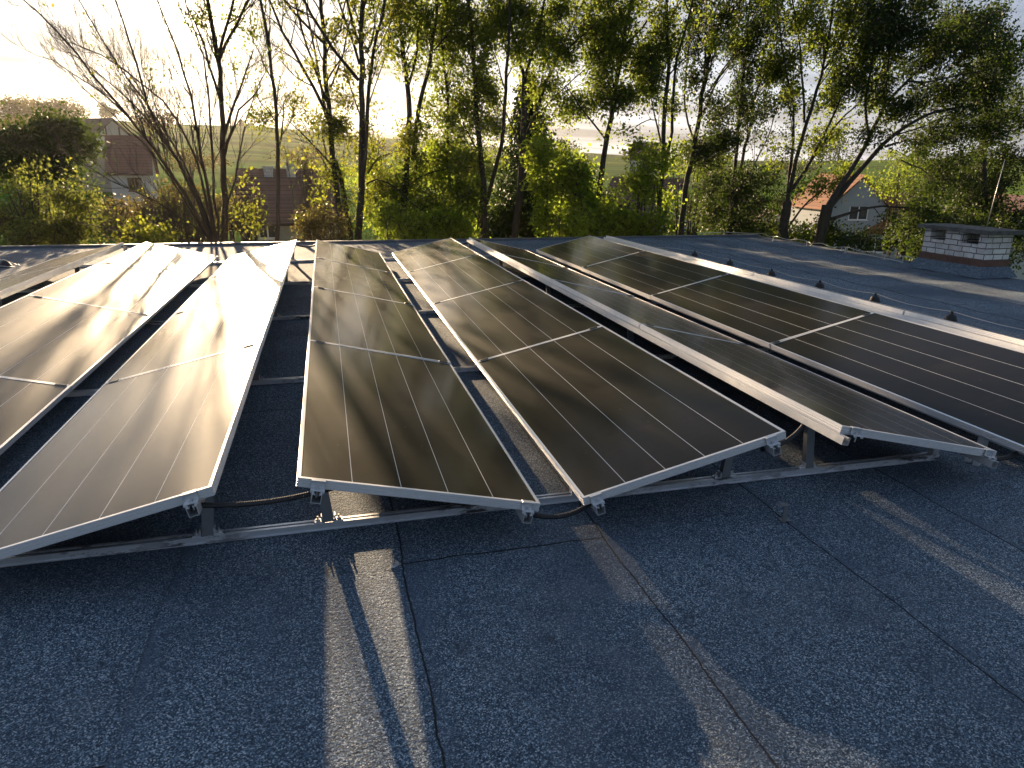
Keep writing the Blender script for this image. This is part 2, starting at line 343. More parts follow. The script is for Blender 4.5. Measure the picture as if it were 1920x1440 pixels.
# ------------------------------------------------------------------ the building whose roof we stand on
RX0, RX1, RY0, RY1 = -13.0, 10.62, -9.0, 12.62
def roof_h(x, y):
    rip = 0.011*np.sin(y*7.4+0.8*np.sin(x*1.1)+1.7*np.sin(y*0.7))*sstep(6.6, 8.2, x)*sstep(2, 6, y)
    rip = rip + 0.0035*np.sin(y*4.1+0.6*np.sin(x*1.4))*sstep(6.0, 11, y)
    und = 0.003*np.sin(x*1.9+0.7*np.sin(y*0.8))*np.sin(y*1.3+0.4)
    fall = -0.10*sstep(12.2, 12.62, y)*0
    return rip+und+fall-0.003
def build_building():
    b = empty('flat_roofed_building', (0, 0, ROOF_Z))
    tag(b, 'building with flat blue-grey bitumen roof carrying the solar panels', 'building')
    xs = np.linspace(RX0, RX1, 260); ys = np.linspace(RY0, RY1, 300)
    X, Y = np.meshgrid(xs, ys, indexing='ij'); Z = roof_h(X, Y)
    V = np.stack([X, Y, Z], -1).reshape(-1, 3); n = len(ys)
    idx = np.arange(len(xs)*n).reshape(len(xs), n)
    F = np.stack([idx[:-1, :-1], idx[1:, :-1], idx[1:, 1:], idx[:-1, 1:]], -1).reshape(-1, 4)
    me = bpy.data.meshes.new('roof_membrane'); me.from_pydata(V.tolist(), [], F.tolist()); me.polygons.foreach_set('use_smooth', [True]*len(F))
    link_mesh('roof_membrane', me, M['felt'], b)
    w = MB(); w.box((RX0+0.15, RY0+0.15, -5.7), (RX1-0.15, RY1-0.15, -0.25)); 
    mw = mat('render_wall', (0.42, 0.40, 0.36), 0.9); w.build('wall', mw, b)
    # metal edge trim: far and right side, raised kerb of felt with folded sheet
    e = MB(); e.box((RX0, RY1-0.02, -0.25), (RX1+0.06, RY1+0.10, 0.045)); e.box((RX1-0.02, RY0, -0.25), (RX1+0.06, RY1-0.02, 0.012))
    me_ = mat('edge_sheet', (0.11, 0.12, 0.135), 0.5, 0.5); e.build('edge_trim', me_, b, bevel=0.012)
    return b
build_building()

# ------------------------------------------------------------------ solar array
W_, TH, GR, GV, PL = 1.05, 0.2270, 0.3186, 0.2007, 2.3461
PITCH = 2*W_*math.cos(TH)+GR+GV
ROWS = [('A', -1, -1), ('B', -1, 1), ('C', 0, -1), ('D', 0, 1), ('E', 1, -1), ('F', 1, 1), ('G', 2, -1), ('H', 2, 1)]
PLEN = PL-0.010
def ring_loft(mb, prof, hx, hy, mi=0):
    rings = []; vs = []
    for (dd, z) in prof:
        vs += [(-hx+dd, -hy+dd, z), (hx-dd, -hy+dd, z), (hx-dd, hy-dd, z), (-hx+dd, hy-dd, z)]
    fs = []
    n = len(prof)
    for i in range(n):
        for j in range(4):
            a, b = i*4+j, i*4+(j+1) % 4; i2 = (i+1) % n
            fs.append((a, b, i2*4+(j+1) % 4, i2*4+j))
    mb.add(vs, fs, mi)
def frame_mesh():
    mb = MB(); prof = [(0.0135, -0.004), (0.0135, 0.0), (0.0, 0.0)]
    z = 0.0
    for k in range(3):
        prof += [(0.0, z-0.0085), (0.003, z-0.0098), (0.003, z-0.0112), (0.0, z-0.0125)]; z -= 0.0125
    prof += [(0.0, -0.040), (0.028, -0.040), (0.028, -0.038), (0.003+0.002, -0.038), (0.005, -0.006), (0.0135, -0.006)]
    ring_loft(mb, prof, W_/2, PLEN/2); return mb
def make_panel():
    root = empty('solar_panel')
    fr = frame_mesh().build('frame', M['frame'], root)
    gl = MB(); gl.box((-W_/2+0.006, -PLEN/2+0.006, -0.0058), (W_/2-0.006, PLEN/2-0.006, -0.0022)); gl.build('glass', M['glass'], root)
    jb = MB(); jb.box((-0.06, -0.95, -0.030), (0.06, -0.85, -0.0065)); jb.build('junction_box', M['black'], root, bevel=0.004)
    return root
def children(o): return [c for c in bpy.data.objects if c.parent == o]
def copy_tree(o, kids=None):
    c = o.copy(); COL.objects.link(c)
    for ch in (kids if kids is not None else children(o)):
        d = ch.copy(); COL.objects.link(d); d.parent = c
    return c
ROWTXT = {'A': 'row at the far left corner, seen edge-on', 'B': 'second row from the left', 'C': 'sun-glaring third row from the left', 'D': 'central row left of the sunlit valley',
          'E': 'row right of the sunlit valley', 'F': 'row with the long cream frame side, sloping away right', 'G': 'rightmost row with visible dark glass', 'H': 'outermost right row, only its frame side showing'}
JTXT = ['nearest solar panel of the', 'second nearest panel of the', 'third nearest panel of the', 'farthest solar panel of the']
LOOK = {('C', 0): 'beige reflecting', ('C', 1): 'white-gold glaring', ('C', 2): 'white-gold glaring', ('C', 3): 'gold glaring', ('B', 3): 'gold glaring', ('B', 2): 'golden', ('B', 1): 'pale mauve', ('B', 0): 'mauve',
        ('D', 0): 'dark brown', ('D', 1): 'brown and gold streaked', ('D', 2): 'gold streaked', ('D', 3): 'pale gold', ('E', 0): 'black', ('E', 1): 'dark brown', ('E', 2): 'brown', ('E', 3): 'gold and brown'}
proto = make_panel(); kids = children(proto); first = True
random.seed(3)
for (nm, k, s) in ROWS:
    for j in range(4):
        if nm == 'A' and j == 0: continue
        o = proto if first else copy_tree(proto, kids); first = False
        xm = k*PITCH + s*(GR/2+W_*math.cos(TH)/2); zm = -W_*math.sin(TH)/2
        o.location = (xm+random.uniform(-.002, .002), (j+0.5)*PL, zm)
        o.rotation_euler = (random.uniform(-.0015, .0015), s*TH+random.uniform(-.004, .004), 0)
        look = LOOK.get((nm, j), '')
        lab = f"{look+' ' if look else ''}{JTXT[j]} {ROWTXT[nm]}"
        tag(o, lab, 'solar panel', 'solar panels laid out in rows on the flat roof')

def c_profile(w, h, t=0.0025, slot=0.014):
    hw = w/2
    return [(-slot/2, 0), (-slot/2, -0.007), (-slot/2-t, -0.007), (-slot/2-t, -t), (-hw+t, -t), (-hw+t, -h+t), (hw-t, -h+t), (hw-t, -t), (slot/2+t, -t), (slot/2+t, -0.007), (slot/2, -0.007), (slot/2, 0), (hw, 0), (hw, -h), (-hw, -h), (-hw, 0)]
RAIL_Y = [0.335+k*2.346 for k in range(5)]
# cross rails lying on the felt
BR_TXT = ['nearest low rail, smeared with black, crossing in front under all the rows', 'second low cross rail, showing in the gap left of the central row', 'third low cross rail, under the middle of the rows', 'fourth low cross rail, towards the far end of the rows', 'farthest low cross rail, beneath the far panel ends']
for i, y in enumerate(RAIL_Y):
    mb = MB(); x0, x1 = -PITCH-1.5, 2*PITCH+1.55
    if i == 0: x0, x1 = -PITCH-1.5, PITCH+0.16+W_*math.cos(TH)-0.05
    y0 = y if i else 0.32
    mb.prism([(y0+p, q) for p, q in c_profile(0.044, 0.032)], x0, x1, 'x')
    mb.box((x0, y0-0.030, -0.0325), (x1, y0-0.0225, -0.029))
    o = mb.build('base_rail', M['base_rail'], loc=(0, 0, ROOF_Z+0.0335)); tag(o, BR_TXT[i], 'rail', 'low cross rails on the roof')

FR_TXT = {'A': 'far left edge-on row', 'B': 'second row from the left', 'C': 'glaring third row', 'D': 'central row', 'E': 'row right of the sunlit valley', 'F': 'row with the cream frame side', 'G': 'rightmost dark row', 'H': 'outermost right row'}
RAILZ = -0.0405
def build_row_frame(nm, k, s):
    """rails run along the row under the high and the low panel edge; posts carry the high one"""
    root = empty('mounting_frame', (k*PITCH, 0, 0))
    tag(root, f"aluminium mounting frame of rails, posts and clamps under the {FR_TXT[nm]}", 'mounting frame', 'mounting frames under the panel rows')
    Rm = Matrix.Rotation(s*TH, 4, 'Y')
    xm = s*(GR/2+W_*math.cos(TH)/2); T = Matrix.Translation((xm, 0, -W_*math.sin(TH)/2)) @ Rm
    hi, lo = -s*(W_/2-0.085), s*(W_/2-0.060)
    ys, ye = (-0.045, 4*PL+0.03)
    if nm == 'A': ys = PL-0.1
    if nm == 'F': ys = -0.055
    for xx, dx in ((hi, 0), (lo, 0)):
        if nm in 'FH' and xx == hi: xx = -s*(W_/2+0.002)
        m = MB(); m.prism([(xx+p, RAILZ+q) for p, q in c_profile(0.040, 0.040)], ys, ye, 'y', M=T)
        m.build('long_rail', M['rail'], root)
    # clamps
    for xx in (hi, lo):
        if nm != 'A':
            m = MB()
            m.prism([(-0.016, 0.004), (0.010, 0.004), (0.010, 0.001), (-0.0005, 0.001), (-0.0005, -0.036), (-0.026, -0.036), (-0.026, -0.046), (-0.030, -0.046), (-0.030, -0.033), (-0.0045, -0.033), (-0.0045, -0.010), (-0.0045, 0.0)][::-1], xx-0.030, xx+0.030, 'x', M=T) if False else None
            m.box((xx-0.028, -0.012, 0.0005), (xx+0.028, 0.014, 0.004), M=T)
            m.box((xx-0.028, -0.006, -0.030), (xx+0.028, -0.0005, 0.0005), M=T)
            m.box((xx-0.028, -0.034, -0.033), (xx+0.028, -0.0005, -0.029), M=T)
            m.box((xx-0.028, -0.034, -0.0405), (xx-0.012, -0.028, -0.033), M=T); m.box((xx+0.012, -0.034, -0.0405), (xx+0.028, -0.028, -0.033), M=T)
            e = m.build('end_clamp', M['rail'], root, bevel=0.0008)
            bm_ = MB(); bm_.tube([T @ Vector((xx, -0.017, -0.0295)), T @ Vector((xx, -0.017, -0.019))], 0.0065, 6); bm_.tube([T @ Vector((xx, -0.017, -0.066)), T @ Vector((xx, -0.017, -0.028))], 0.004, 6)
            bm_.build('bolt', M['bolt'], e)
        for j in (1, 2, 3):
            if nm == 'A' and j == 1: continue
            m = MB(); m.box((xx-0.032, j*PL-0.016, 0.0005), (xx+0.032, j*PL+0.016, 0.0055), M=T); m.box((xx-0.03, j*PL-0.0035, -0.039), (xx+0.03, j*PL+0.0035, 0.0005), M=T)
            m.build('mid_clamp', M['black'], root, bevel=0.001)
    # posts up to the high rail, short feet below the low rail
    for i, y in enumerate(RAIL_Y):
        if nm == 'A' and i == 0: continue
        top = T @ Vector((hi, 0, RAILZ-0.036)); y0 = y if i else 0.32
        zt = top.z; zb = ROOF_Z+0.0345; x = top.x + s*0.004; lean = s*0.03
        m = MB()
        for (a, b, c, d_) in ((-0.024, 0.024, -0.016, -0.012), (-0.024, -0.020, -0.012, 0.016), (0.020, 0.024, -0.012, 0.016)):
            lo_, hi_ = (a, c), (b, d_)
            vs = []
            for (z, sh) in ((zb, lean), (zt, 0.0)):
                vs += [(x+sh+a, y0+c, z), (x+sh+b, y0+c, z), (x+sh+b, y0+d_, z), (x+sh+a, y0+d_, z)]
            m.add(vs, [(0, 3, 2, 1), (4, 5, 6, 7), (0, 1, 5, 4), (1, 2, 6, 5), (2, 3, 7, 6), (3, 0, 4, 7)])
        p = m.build('support_post', M['post'], root)
        xb = x+lean
        for sg in (-1, 1):
            f = MB(); f.prism([(xb+sg*0.0262, zb+0.032), (xb+sg*0.0262, zb-0.0005), (xb+sg*0.062, zb-0.0005), (xb+sg*0.062, zb+0.005), (xb+sg*0.032, zb+0.005), (xb+sg*0.032, zb+0.032)], y0-0.018, y0+0.018, 'y')
            f.build('foot_bracket', M['rail'], p)
            bb = MB(); sx = sg*0.047; bb.tube([(xb+sx, y0, zb+0.004), (xb+sx, y0, zb+0.013)], 0.011, 6); bb.tube([(xb+sx, y0, zb+0.012), (xb+sx, y0, zb+0.026)], 0.0045, 6)
            bb.build('bolt', M['bolt'], p)
        if i in (0,) or nm in 'DE':
            lw = T @ Vector((lo, 0, RAILZ-0.040)); q = MB()
            q.box((lw.x-0.02, y0-0.02, zb-0.0005), (lw.x+0.02, y0+0.02, lw.z+0.004)); q.build('foot', M['rail'], root, bevel=0.001)
for r_ in ROWS: build_row_frame(*r_)

# corrugated conduits between neighbouring rows
def conduit(p0, p1, sag, label, near=True, r=0.0125):
    p0, p1 = np.array(p0, float), np.array(p1, float); Ln = np.linalg.norm(p1-p0)
    n = int(Ln/0.0045) if near else 24; pts = []; rad = []
    for i in range(n+1):
        t = i/n; p = p0*(1-t)+p1*t; p = p+np.array([0, -0.03*math.sin(math.pi*t), -sag*4*t*(1-t)]); pts.append(p); rad.append(r if (i % 2 or not near) else r*0.84)
    m = MB(); m.tube(pts, rad, 10); o = m.build('cable_conduit', M['conduit']); tag(o, label, 'conduit', 'black cable conduits between the rows')
hz = -0.062; lx = GR/2+W_*math.cos(TH)
conduit((-0.24, 0.03, -0.085), (0.30, 0.06, -0.085), 0.012, 'black corrugated cable conduit spanning the near gap left of the central row')
conduit((lx-0.06, 0.03, -0.29), (PITCH-lx+0.09, 0.05, -0.27), 0.035, 'black corrugated cable conduit sagging across the near end of the sunlit valley')
conduit((PITCH-0.26, 0.03, -0.095), (PITCH+0.20, 0.30, -0.075), 0.02, 'black corrugated cable conduit at the near end beside the cream frame side')
conduit((PITCH+lx-0.08, 0.05, -0.29), (PITCH+lx+0.42, 0.15, -0.28), 0.03, 'black cable conduit at the near right valley under the panel corner')
conduit((-0.20, 4*PL-0.02, -0.06), (0.20, 4*PL-0.02, -0.06), 0.05, 'black cable conduit hanging between the far ends at the glaring row', False, 0.014)
conduit((PITCH-0.2, 4*PL-0.02, -0.06), (PITCH+0.2, 4*PL-0.02, -0.06), 0.05, 'black cable conduit hanging between far ends beside the cream frame side', False, 0.014)

# ------------------------------------------------------------------ small things on the roof
rz = ROOF_Z
WX = 7.05
BALL_Y = [9.25, 8.02, 6.82, 5.68, 4.62, 3.46, 2.3]
BTXT = ['farthest', 'second farthest', 'third farthest', 'fourth farthest', 'fifth farthest', 'nearest']
for i, y in enumerate(BALL_Y[:6]):
    m = MB(); prof = [(0.066, 0), (0.066, 0.014), (0.058, 0.022), (0.054, 0.042), (0.042, 0.062), (0.024, 0.072), (0.014, 0.074), (0.014, 0.088), (0.0, 0.09)]
    k = 20; vs = []; fs = []
    for (r, z) in prof: vs += [(max(r, .001)*math.cos(2*math.pi*j/k), max(r, .001)*math.sin(2*math.pi*j/k), z) for j in range(k)]
    for a in range(len(prof)-1): fs += [(a*k+j, a*k+(j+1) % k, (a+1)*k+(j+1) % k, (a+1)*k+j) for j in range(k)]
    m.add(vs, fs); m.box((-0.008, -0.014, 0.085), (0.008, 0.014, 0.104))
    o = m.build('wire_holder', M['rubber'], loc=(WX, y, rz)); tag(o, f"{BTXT[i]} black cone wire holder on the roof right of the panels", 'wire holder', 'black wire holders on the roof')
m = MB(); pts = [(WX-0.25, 10.6, rz+0.02), (WX-0.1, 10.2, rz+0.06)]
for a, b in zip(BALL_Y[:-1], BALL_Y[1:]):
    pts.append((WX, a, rz+0.100))
    for t in (.25, .5, .75): pts.append((WX+0.03*math.sin(t*3.14)*((-1)**int(a*2)), a*(1-t)+b*t, rz+0.100-0.028*math.sin(t*3.14)))
pts.append((WX, BALL_Y[-1], rz+0.10)); pts.append((WX+0.1, 0.6, rz+0.10))
m.tube(pts, 0.0034, 6); o = m.build('lightning_wire', M['wire'], smooth=True); tag(o, 'zinc lightning wire running over black cone holders right of the panels', 'wire')
# hooked pin next to the wire and small upright pins on the far roof
def hook_pin(x, y, h, label, w=0.012):
    m = MB(); m.tube([(x, y, rz), (x, y, rz+h)], w*0.5, 6); m.tube([(x, y, rz+h), (x+0.01, y, rz+h+0.015), (x+0.035, y, rz+h+0.012), (x+0.04, y, rz+h-0.01)], w*0.55, 6)
    o = m.build('roof_pin', M['post']); tag(o, label, 'pin', 'small pins fixed in the roof')
hook_pin(WX-0.02, 9.32+0.75, 0.17, 'thin hooked pin standing near the far end of the lightning wire')
hook_pin(5.08, 8.9, 0.10, 'small hooked pin beside the far corner of the rightmost dark row')
# bracket on the seam
m = MB(); bx, by = 2.37, 0.02-0.14
m.box((bx-0.012, by-0.003, rz), (bx+0.012, by+0.003, rz+0.085)); m.box((bx-0.052, by-0.012, rz+0.079), (bx+0.012, by+0.012, rz+0.085)); m.tube([(bx-0.03, by, rz+0.083), (bx-0.03, by, rz+0.092)], 0.010, 10)
m.box((bx-0.025, by-0.02, rz), (bx+0.025, by+0.02, rz+0.003))
o = m.build('roof_bracket', M['post'], bevel=0.0006); tag(o, 'small bent metal bracket standing on the long felt seam in front', 'bracket')
for (px, py, lab) in ((1815, 864, 'left one of two spare grey clamps lying under the right panel corner'), (1831, 871, 'right one of two spare grey clamps lying under the right panel corner')):
    dd = ray(px, py); p = CAM+dd*(rz-CAM[2])/dd[2]; m = MB(); m.box((-0.024, -0.016, 0.0), (0.024, 0.016, 0.004)); m.box((-0.024, 0.012, 0.004), (0.024, 0.016, 0.034)); m.box((-0.024, -0.016, 0.004), (-0.02, 0.012, 0.02)); m.tube([(0, 0.0, 0.004), (0, 0, 0.012)], 0.007, 6)
    o = m.build('spare_clamp', M['rail'], loc=tuple(p)); o.rotation_euler.z = 0.5; tag(o, lab, 'clamp', 'spare clamps lying on the roof')
dd = ray(742, 1060); p = CAM+dd*(rz-CAM[2])/dd[2]; m = MB(); m.box((-0.022, -0.010, 0), (0.022, 0.010, 0.003)); m.box((0.006, -0.010, 0.003), (0.010, 0.010, 0.018)); m.box((-0.02, -0.006, 0.003), (-0.004, 0.006, 0.012))
o = m.build('metal_clip', M['rail'], loc=tuple(p)); o.rotation_euler.z = 0.6; tag(o, 'tiny bent metal clip lying at the edge of the sunlit felt patch', 'clip')
# little black and white thing at the left far roof: wire holder with loose wire
m = MB(); q = at(8, 470, 10.5); q[2] = rz
prof = [(0.10, 0), (0.09, 0.03), (0.06, 0.07), (0.03, 0.10), (0.001, 0.105)]; k = 16; vs = []; fs = []
for (r, z) in prof: vs += [(r*math.cos(2*math.pi*j/k), r*math.sin(2*math.pi*j/k), z) for j in range(k)]
for a in range(len(prof)-1): fs += [(a*k+j, a*k+(j+1) % k, (a+1)*k+(j+1) % k, (a+1)*k+j) for j in range(k)]
m.add(vs, fs); o = m.build('wire_holder', M['rubber'], loc=tuple(at(4, 470, 9.9)*np.array([1, 1, 0])+np.array([0, 0, rz]))); tag(o, 'black cone wire holder at the far left edge of the roof', 'wire holder')
px_ = o.location
m = MB(); m.tube([(px_.x-1.2, px_.y+0.6, rz+0.02), (px_.x-0.3, px_.y+0.05, rz+0.12), (px_.x, px_.y, rz+0.115), (px_.x+0.12, px_.y-0.03, rz+0.06), (px_.x+0.25, px_.y-0.05, rz+0.012)], 0.006, 6); m.tube([(px_.x-1.2, px_.y-0.1, rz+0.02), (px_.x-0.2, px_.y-0.1, rz+0.05), (px_.x+0.18, px_.y-0.12, rz+0.01)], 0.006, 6)
o = m.build('lightning_wire', M['wire'], smooth=True); tag(o, 'short loose zinc wire over the holder at the far left roof edge', 'wire')

# edge wire on little brackets along the right roof edge
m = MB(); EX = 10.36; pts = []
for i in range(60):
    y = 12.3-i*0.082; pts.append((EX+0.04*math.sin(i*0.35)+0.02*math.sin(i*0.9), y, rz+0.10+0.018*math.sin(i*0.7)))
m.tube(pts, 0.0065, 6); m.tube([(EX-0.02, 12.3, rz+0.10), (EX-0.8, 12.45, rz+0.13), (EX-1.4, 12.5, rz+0.10)], 0.006, 6)
m.tube([(EX+0.02, 10.4, rz+0.035), (EX+0.05, 8.6, rz+0.03), (EX, 7.7, rz+0.02)], 0.006, 6)
o = m.build('lightning_wire', M['wire'], smooth=True); tag(o, 'zinc wire along the right roof edge leading to the brick chimney', 'wire')
for i, y in enumerate((11.6, 10.4, 9.2, 8.15, 7.72)):
    m = MB(); m.box((-0.008, -0.008, 0), (0.008, 0.008, 0.10)); m.box((-0.03, -0.02, 0), (0.03, 0.02, 0.004)); m.box((-0.03, -0.006, 0.098), (0.012, 0.006, 0.108))
    o = m.build('wire_bracket', M['wire'], loc=(EX+0.01, y, rz)); tag(o, ['farthest', 'second farthest', 'middle', 'second nearest', 'nearest'][i]+' upright wire bracket on the right roof edge near the chimney', 'bracket', 'wire brackets along the right roof edge')

# ------------------------------------------------------------------ chimney
def m_brick():
    m = mat('white_brick', rough=0.85); g = NG(m)
    u = g.math('ADD', g.xyz()[0], g.xyz()[1])
    n = g.n('ShaderNodeCombineXYZ'); g.set(n.inputs[0], u); g.set(n.inputs[1], g.xyz()[2])
    wob = g.noise(9, 3, 0.5); 
    v2 = g.n('ShaderNodeVectorMath', operation='ADD'); g.set(v2.inputs[0], n.outputs[0])
    cv = g.n('ShaderNodeCombineXYZ'); w_ = g.math('MULTIPLY', g.math('SUBTRACT', wob, 0.5), 0.022); g.set(cv.inputs[0], w_); g.set(cv.inputs[1], w_); g.set(v2.inputs[1], cv.outputs[0])
    b = g.n('ShaderNodeTexBrick'); g.set(b.inputs['Vector'], v2.outputs[0]); b.inputs['Scale'].default_value = 1
    b.inputs['Brick Width'].default_value = 0.265; b.inputs['Row Height'].default_value = 0.088; b.inputs['Mortar Size'].default_value = 0.0075; b.inputs['Mortar Smooth'].default_value = 0.15
    b.offset = 0.42; b.offset_frequency = 2; b.squash = 0.7; b.squash_frequency = 3
    b.inputs['Color1'].default_value = (0.78, 0.76, 0.74, 1); b.inputs['Color2'].default_value = (0.60, 0.58, 0.57, 1); b.inputs['Mortar'].default_value = (0.12, 0.09, 0.08, 1)
    st = g.noise(5, 6, 0.7); c = g.mix(g.rng(st, 0.45, 0.75, 0, 0.6), b.outputs[0], (0.26, 0.23, 0.22))
    c = g.mix(g.rng(g.noise(40, 2, 0.5), 0.55, 0.8, 0, 0.35), c, (0.2, 0.17, 0.16))
    g.base(c); g.normal(g.bump(g.math('ADD', g.math('MULTIPLY', b.outputs['Fac'], -1.0), g.math('MULTIPLY', st, 0.3)), 0.9, 0.012)); return m
M['brick'] = m_brick()
def m_concrete(name, col, k=0.5):
    m = mat(name, col, 0.9); g = NG(m); n = g.noise(7, 8, 0.7); n2 = g.noise(60, 3, 0.6)
    c = g.mix(g.rng(n, 0.35, 0.7), tuple(col), tuple(x*k for x in col)); c = g.mix(g.rng(n2, 0.5, 0.75, 0, 0.6), c, tuple(min(1, x*1.7) for x in col)); g.base(c); g.normal(g.bump(g.math('ADD', n, g.math('MULTIPLY', n2, 0.4)), 0.8, 0.02)); return m
M['slab'] = m_concrete('weathered_slab', (0.13, 0.125, 0.115), 0.4)
M['brown'] = m_concrete('brown_paint', (0.16, 0.085, 0.065), 0.6)
M['stone'] = m_concrete('grey_plaster', (0.30, 0.28, 0.25), 0.7)
CHX, CHY, CHW, CHL = 10.27, 6.03, 0.50, 1.22
def build_chimney():
    c = empty('brick_chimney', (CHX, CHY, rz)); tag(c, 'low white brick chimney with dark openings under a weathered concrete slab', 'chimney')
    H0, H1, H2 = 0.16, 0.30, 0.66      # felt apron, brown band, top of brick
    m = MB()
    m.add([(-0.16, -0.14, 0), (CHW+0.1, -0.14, 0), (CHW+0.1, CHL+0.1, 0), (-0.16, CHL+0.1, 0), (-0.03, -0.03, H0), (CHW+0.02, -0.03, H0), (CHW+0.02, CHL+0.02, H0), (-0.03, CHL+0.02, H0)], [(0,1,5,4),(1,2,6,5),(2,3,7,6),(3,0,4,7),(4,5,6,7)])
    m.build('felt_apron', M['felt_plain'], c)
    m = MB(); m.box((-0.022, -0.022, H0-0.04), (CHW+0.022, CHL+0.022, H1-0.04)); m.build('brown_base', M['brown'], c, bevel=0.006)
    m = MB(); t = 0.115
    m.box((0, 0, H1-0.042), (CHW, CHL, H2-0.17))        # solid courses
    def pier(x0, x1, y0, y1): m.box((x0, y0, H2-0.17), (x1, y1, H2))
    for (y0, y1) in ((0, 0.15), (0.46, 0.78), (1.09, CHL)): pier(0, t, y0, y1); pier(CHW-t, CHW, y0, y1)
    pier(t, CHW-t, 0, t); pier(t, CHW-t, CHL-t, CHL); pier(t, CHW-t, 0.56, 0.68)
    m.build('brick_wall', M['brick'], c, bevel=0.003)
    m = MB(); m.box((t, t, H2-0.19), (CHW-t, CHL-t, H2-0.165)); m.build('flue', M['black'], c)
    # slab with chipped edge
    m = MB(); n = 26; x0, x1, y0, y1 = -0.09, CHW+0.10, -0.12, CHL+0.10; rnd = random.Random(4)
    loop = [(x0, y0+(y1-y0)*i/n) for i in range(n)]+[(x0+(x1-x0)*i/8, y1) for i in range(8)]+[(x1, y1-(y1-y0)*i/n) for i in range(n)]+[(x1-(x1-x0)*i/8, y0) for i in range(8)]
    lo_ = [(x+rnd.uniform(-.012, .012), y+rnd.uniform(-.012, .012), H2+0.001) for x, y in loop]; hi_ = [(x*0.985+rnd.uniform(-.012, .012)+0.004, y+rnd.uniform(-.012, .012), H2+0.062+rnd.uniform(-.007, .007)) for x, y in loop]
    k = len(loop); m.add(lo_+hi_, [tuple(range(k-1, -1, -1)), tuple(range(k, 2*k))]+[(i, (i+1) % k, k+(i+1) % k, k+i) for i in range(k)]); m.build('cap_slab', M['slab'], c)
    # rod
    p0 = at(1848, 432, CHY+0.45); d0 = at(1884, 300, CHY+0.45)
    m = MB(); m.tube([(p0[0], p0[1], rz+H2+0.03), d0], [0.0065, 0.004], 8); o = m.build('lightning_rod', M['wire'], smooth=True); tag(o, 'thin pale lightning rod leaning above the brick chimney', 'rod')
build_chimney()

# ------------------------------------------------------------------ houses
def m_tiles(name, a, b, scale=1.0):
    m = mat(name, a, 0.85); g = NG(m)
    w = g.n('ShaderNodeTexBrick'); 
    x, y, z = g.xyz(); cv = g.n('ShaderNodeCombineXYZ'); g.set(cv.inputs[0], g.math('MULTIPLY', x, scale)); g.set(cv.inputs[1], g.math('MULTIPLY', z, scale)); g.set(w.inputs['Vector'], cv.outputs[0])
    w.inputs['Scale'].default_value = 1; w.inputs['Brick Width'].default_value = 0.3; w.inputs['Row Height'].default_value = 0.24; w.inputs['Mortar Size'].default_value = 0.022; w.inputs['Mortar Smooth'].default_value = 0.6
    w.inputs['Color1'].default_value = (*a, 1); w.inputs['Color2'].default_value = (*b, 1); w.inputs['Mortar'].default_value = (*[q*0.35 for q in b], 1)
    n = g.noise(1.2, 5, 0.6); c = g.mix(g.rng(n, 0.4, 0.75, 0, 0.5), w.outputs[0], tuple(q*0.5 for q in a)); g.base(c); g.normal(g.bump(w.outputs['Fac'], -0.8, 0.03)); return m
M['tile_orange'] = m_tiles('orange_tiles', (0.27, 0.095, 0.036), (0.20, 0.07, 0.03)); M['tile_red'] = m_tiles('red_tiles', (0.13, 0.045, 0.04), (0.10, 0.035, 0.032))
M['tile_brown'] = m_tiles('brown_tiles', (0.13, 0.06, 0.05), (0.10, 0.048, 0.042)); M['tile_dark'] = m_tiles('dark_tiles', (0.07, 0.05, 0.05), (0.055, 0.04, 0.042))
def m_plaster(name, col):
    m = mat(name, col, 0.9); g = NG(m); n = g.noise(1.3, 5, 0.6); g.base(g.mix(g.rng(n, 0.35, 0.75, 0, 0.5), col, tuple(q*0.72 for q in col))); return m
M['pl_white'] = m_plaster('white_plaster', (0.50, 0.50, 0.50)); M['pl_grey'] = m_plaster('grey_plaster_wall', (0.30, 0.33, 0.36)); M['pl_cream'] = m_plaster('cream_plaster', (0.50, 0.38, 0.27))
M['winframe'] = mat('window_frame', (0.72, 0.72, 0.72), 0.5); M['winframe_brown'] = mat('brown_window_frame', (0.13, 0.07, 0.045), 0.6)
M['pane'] = mat('window_pane', (0.02, 0.024, 0.03), 0.05); M['timber'] = mat('dark_timber', (0.09, 0.045, 0.035), 0.8)
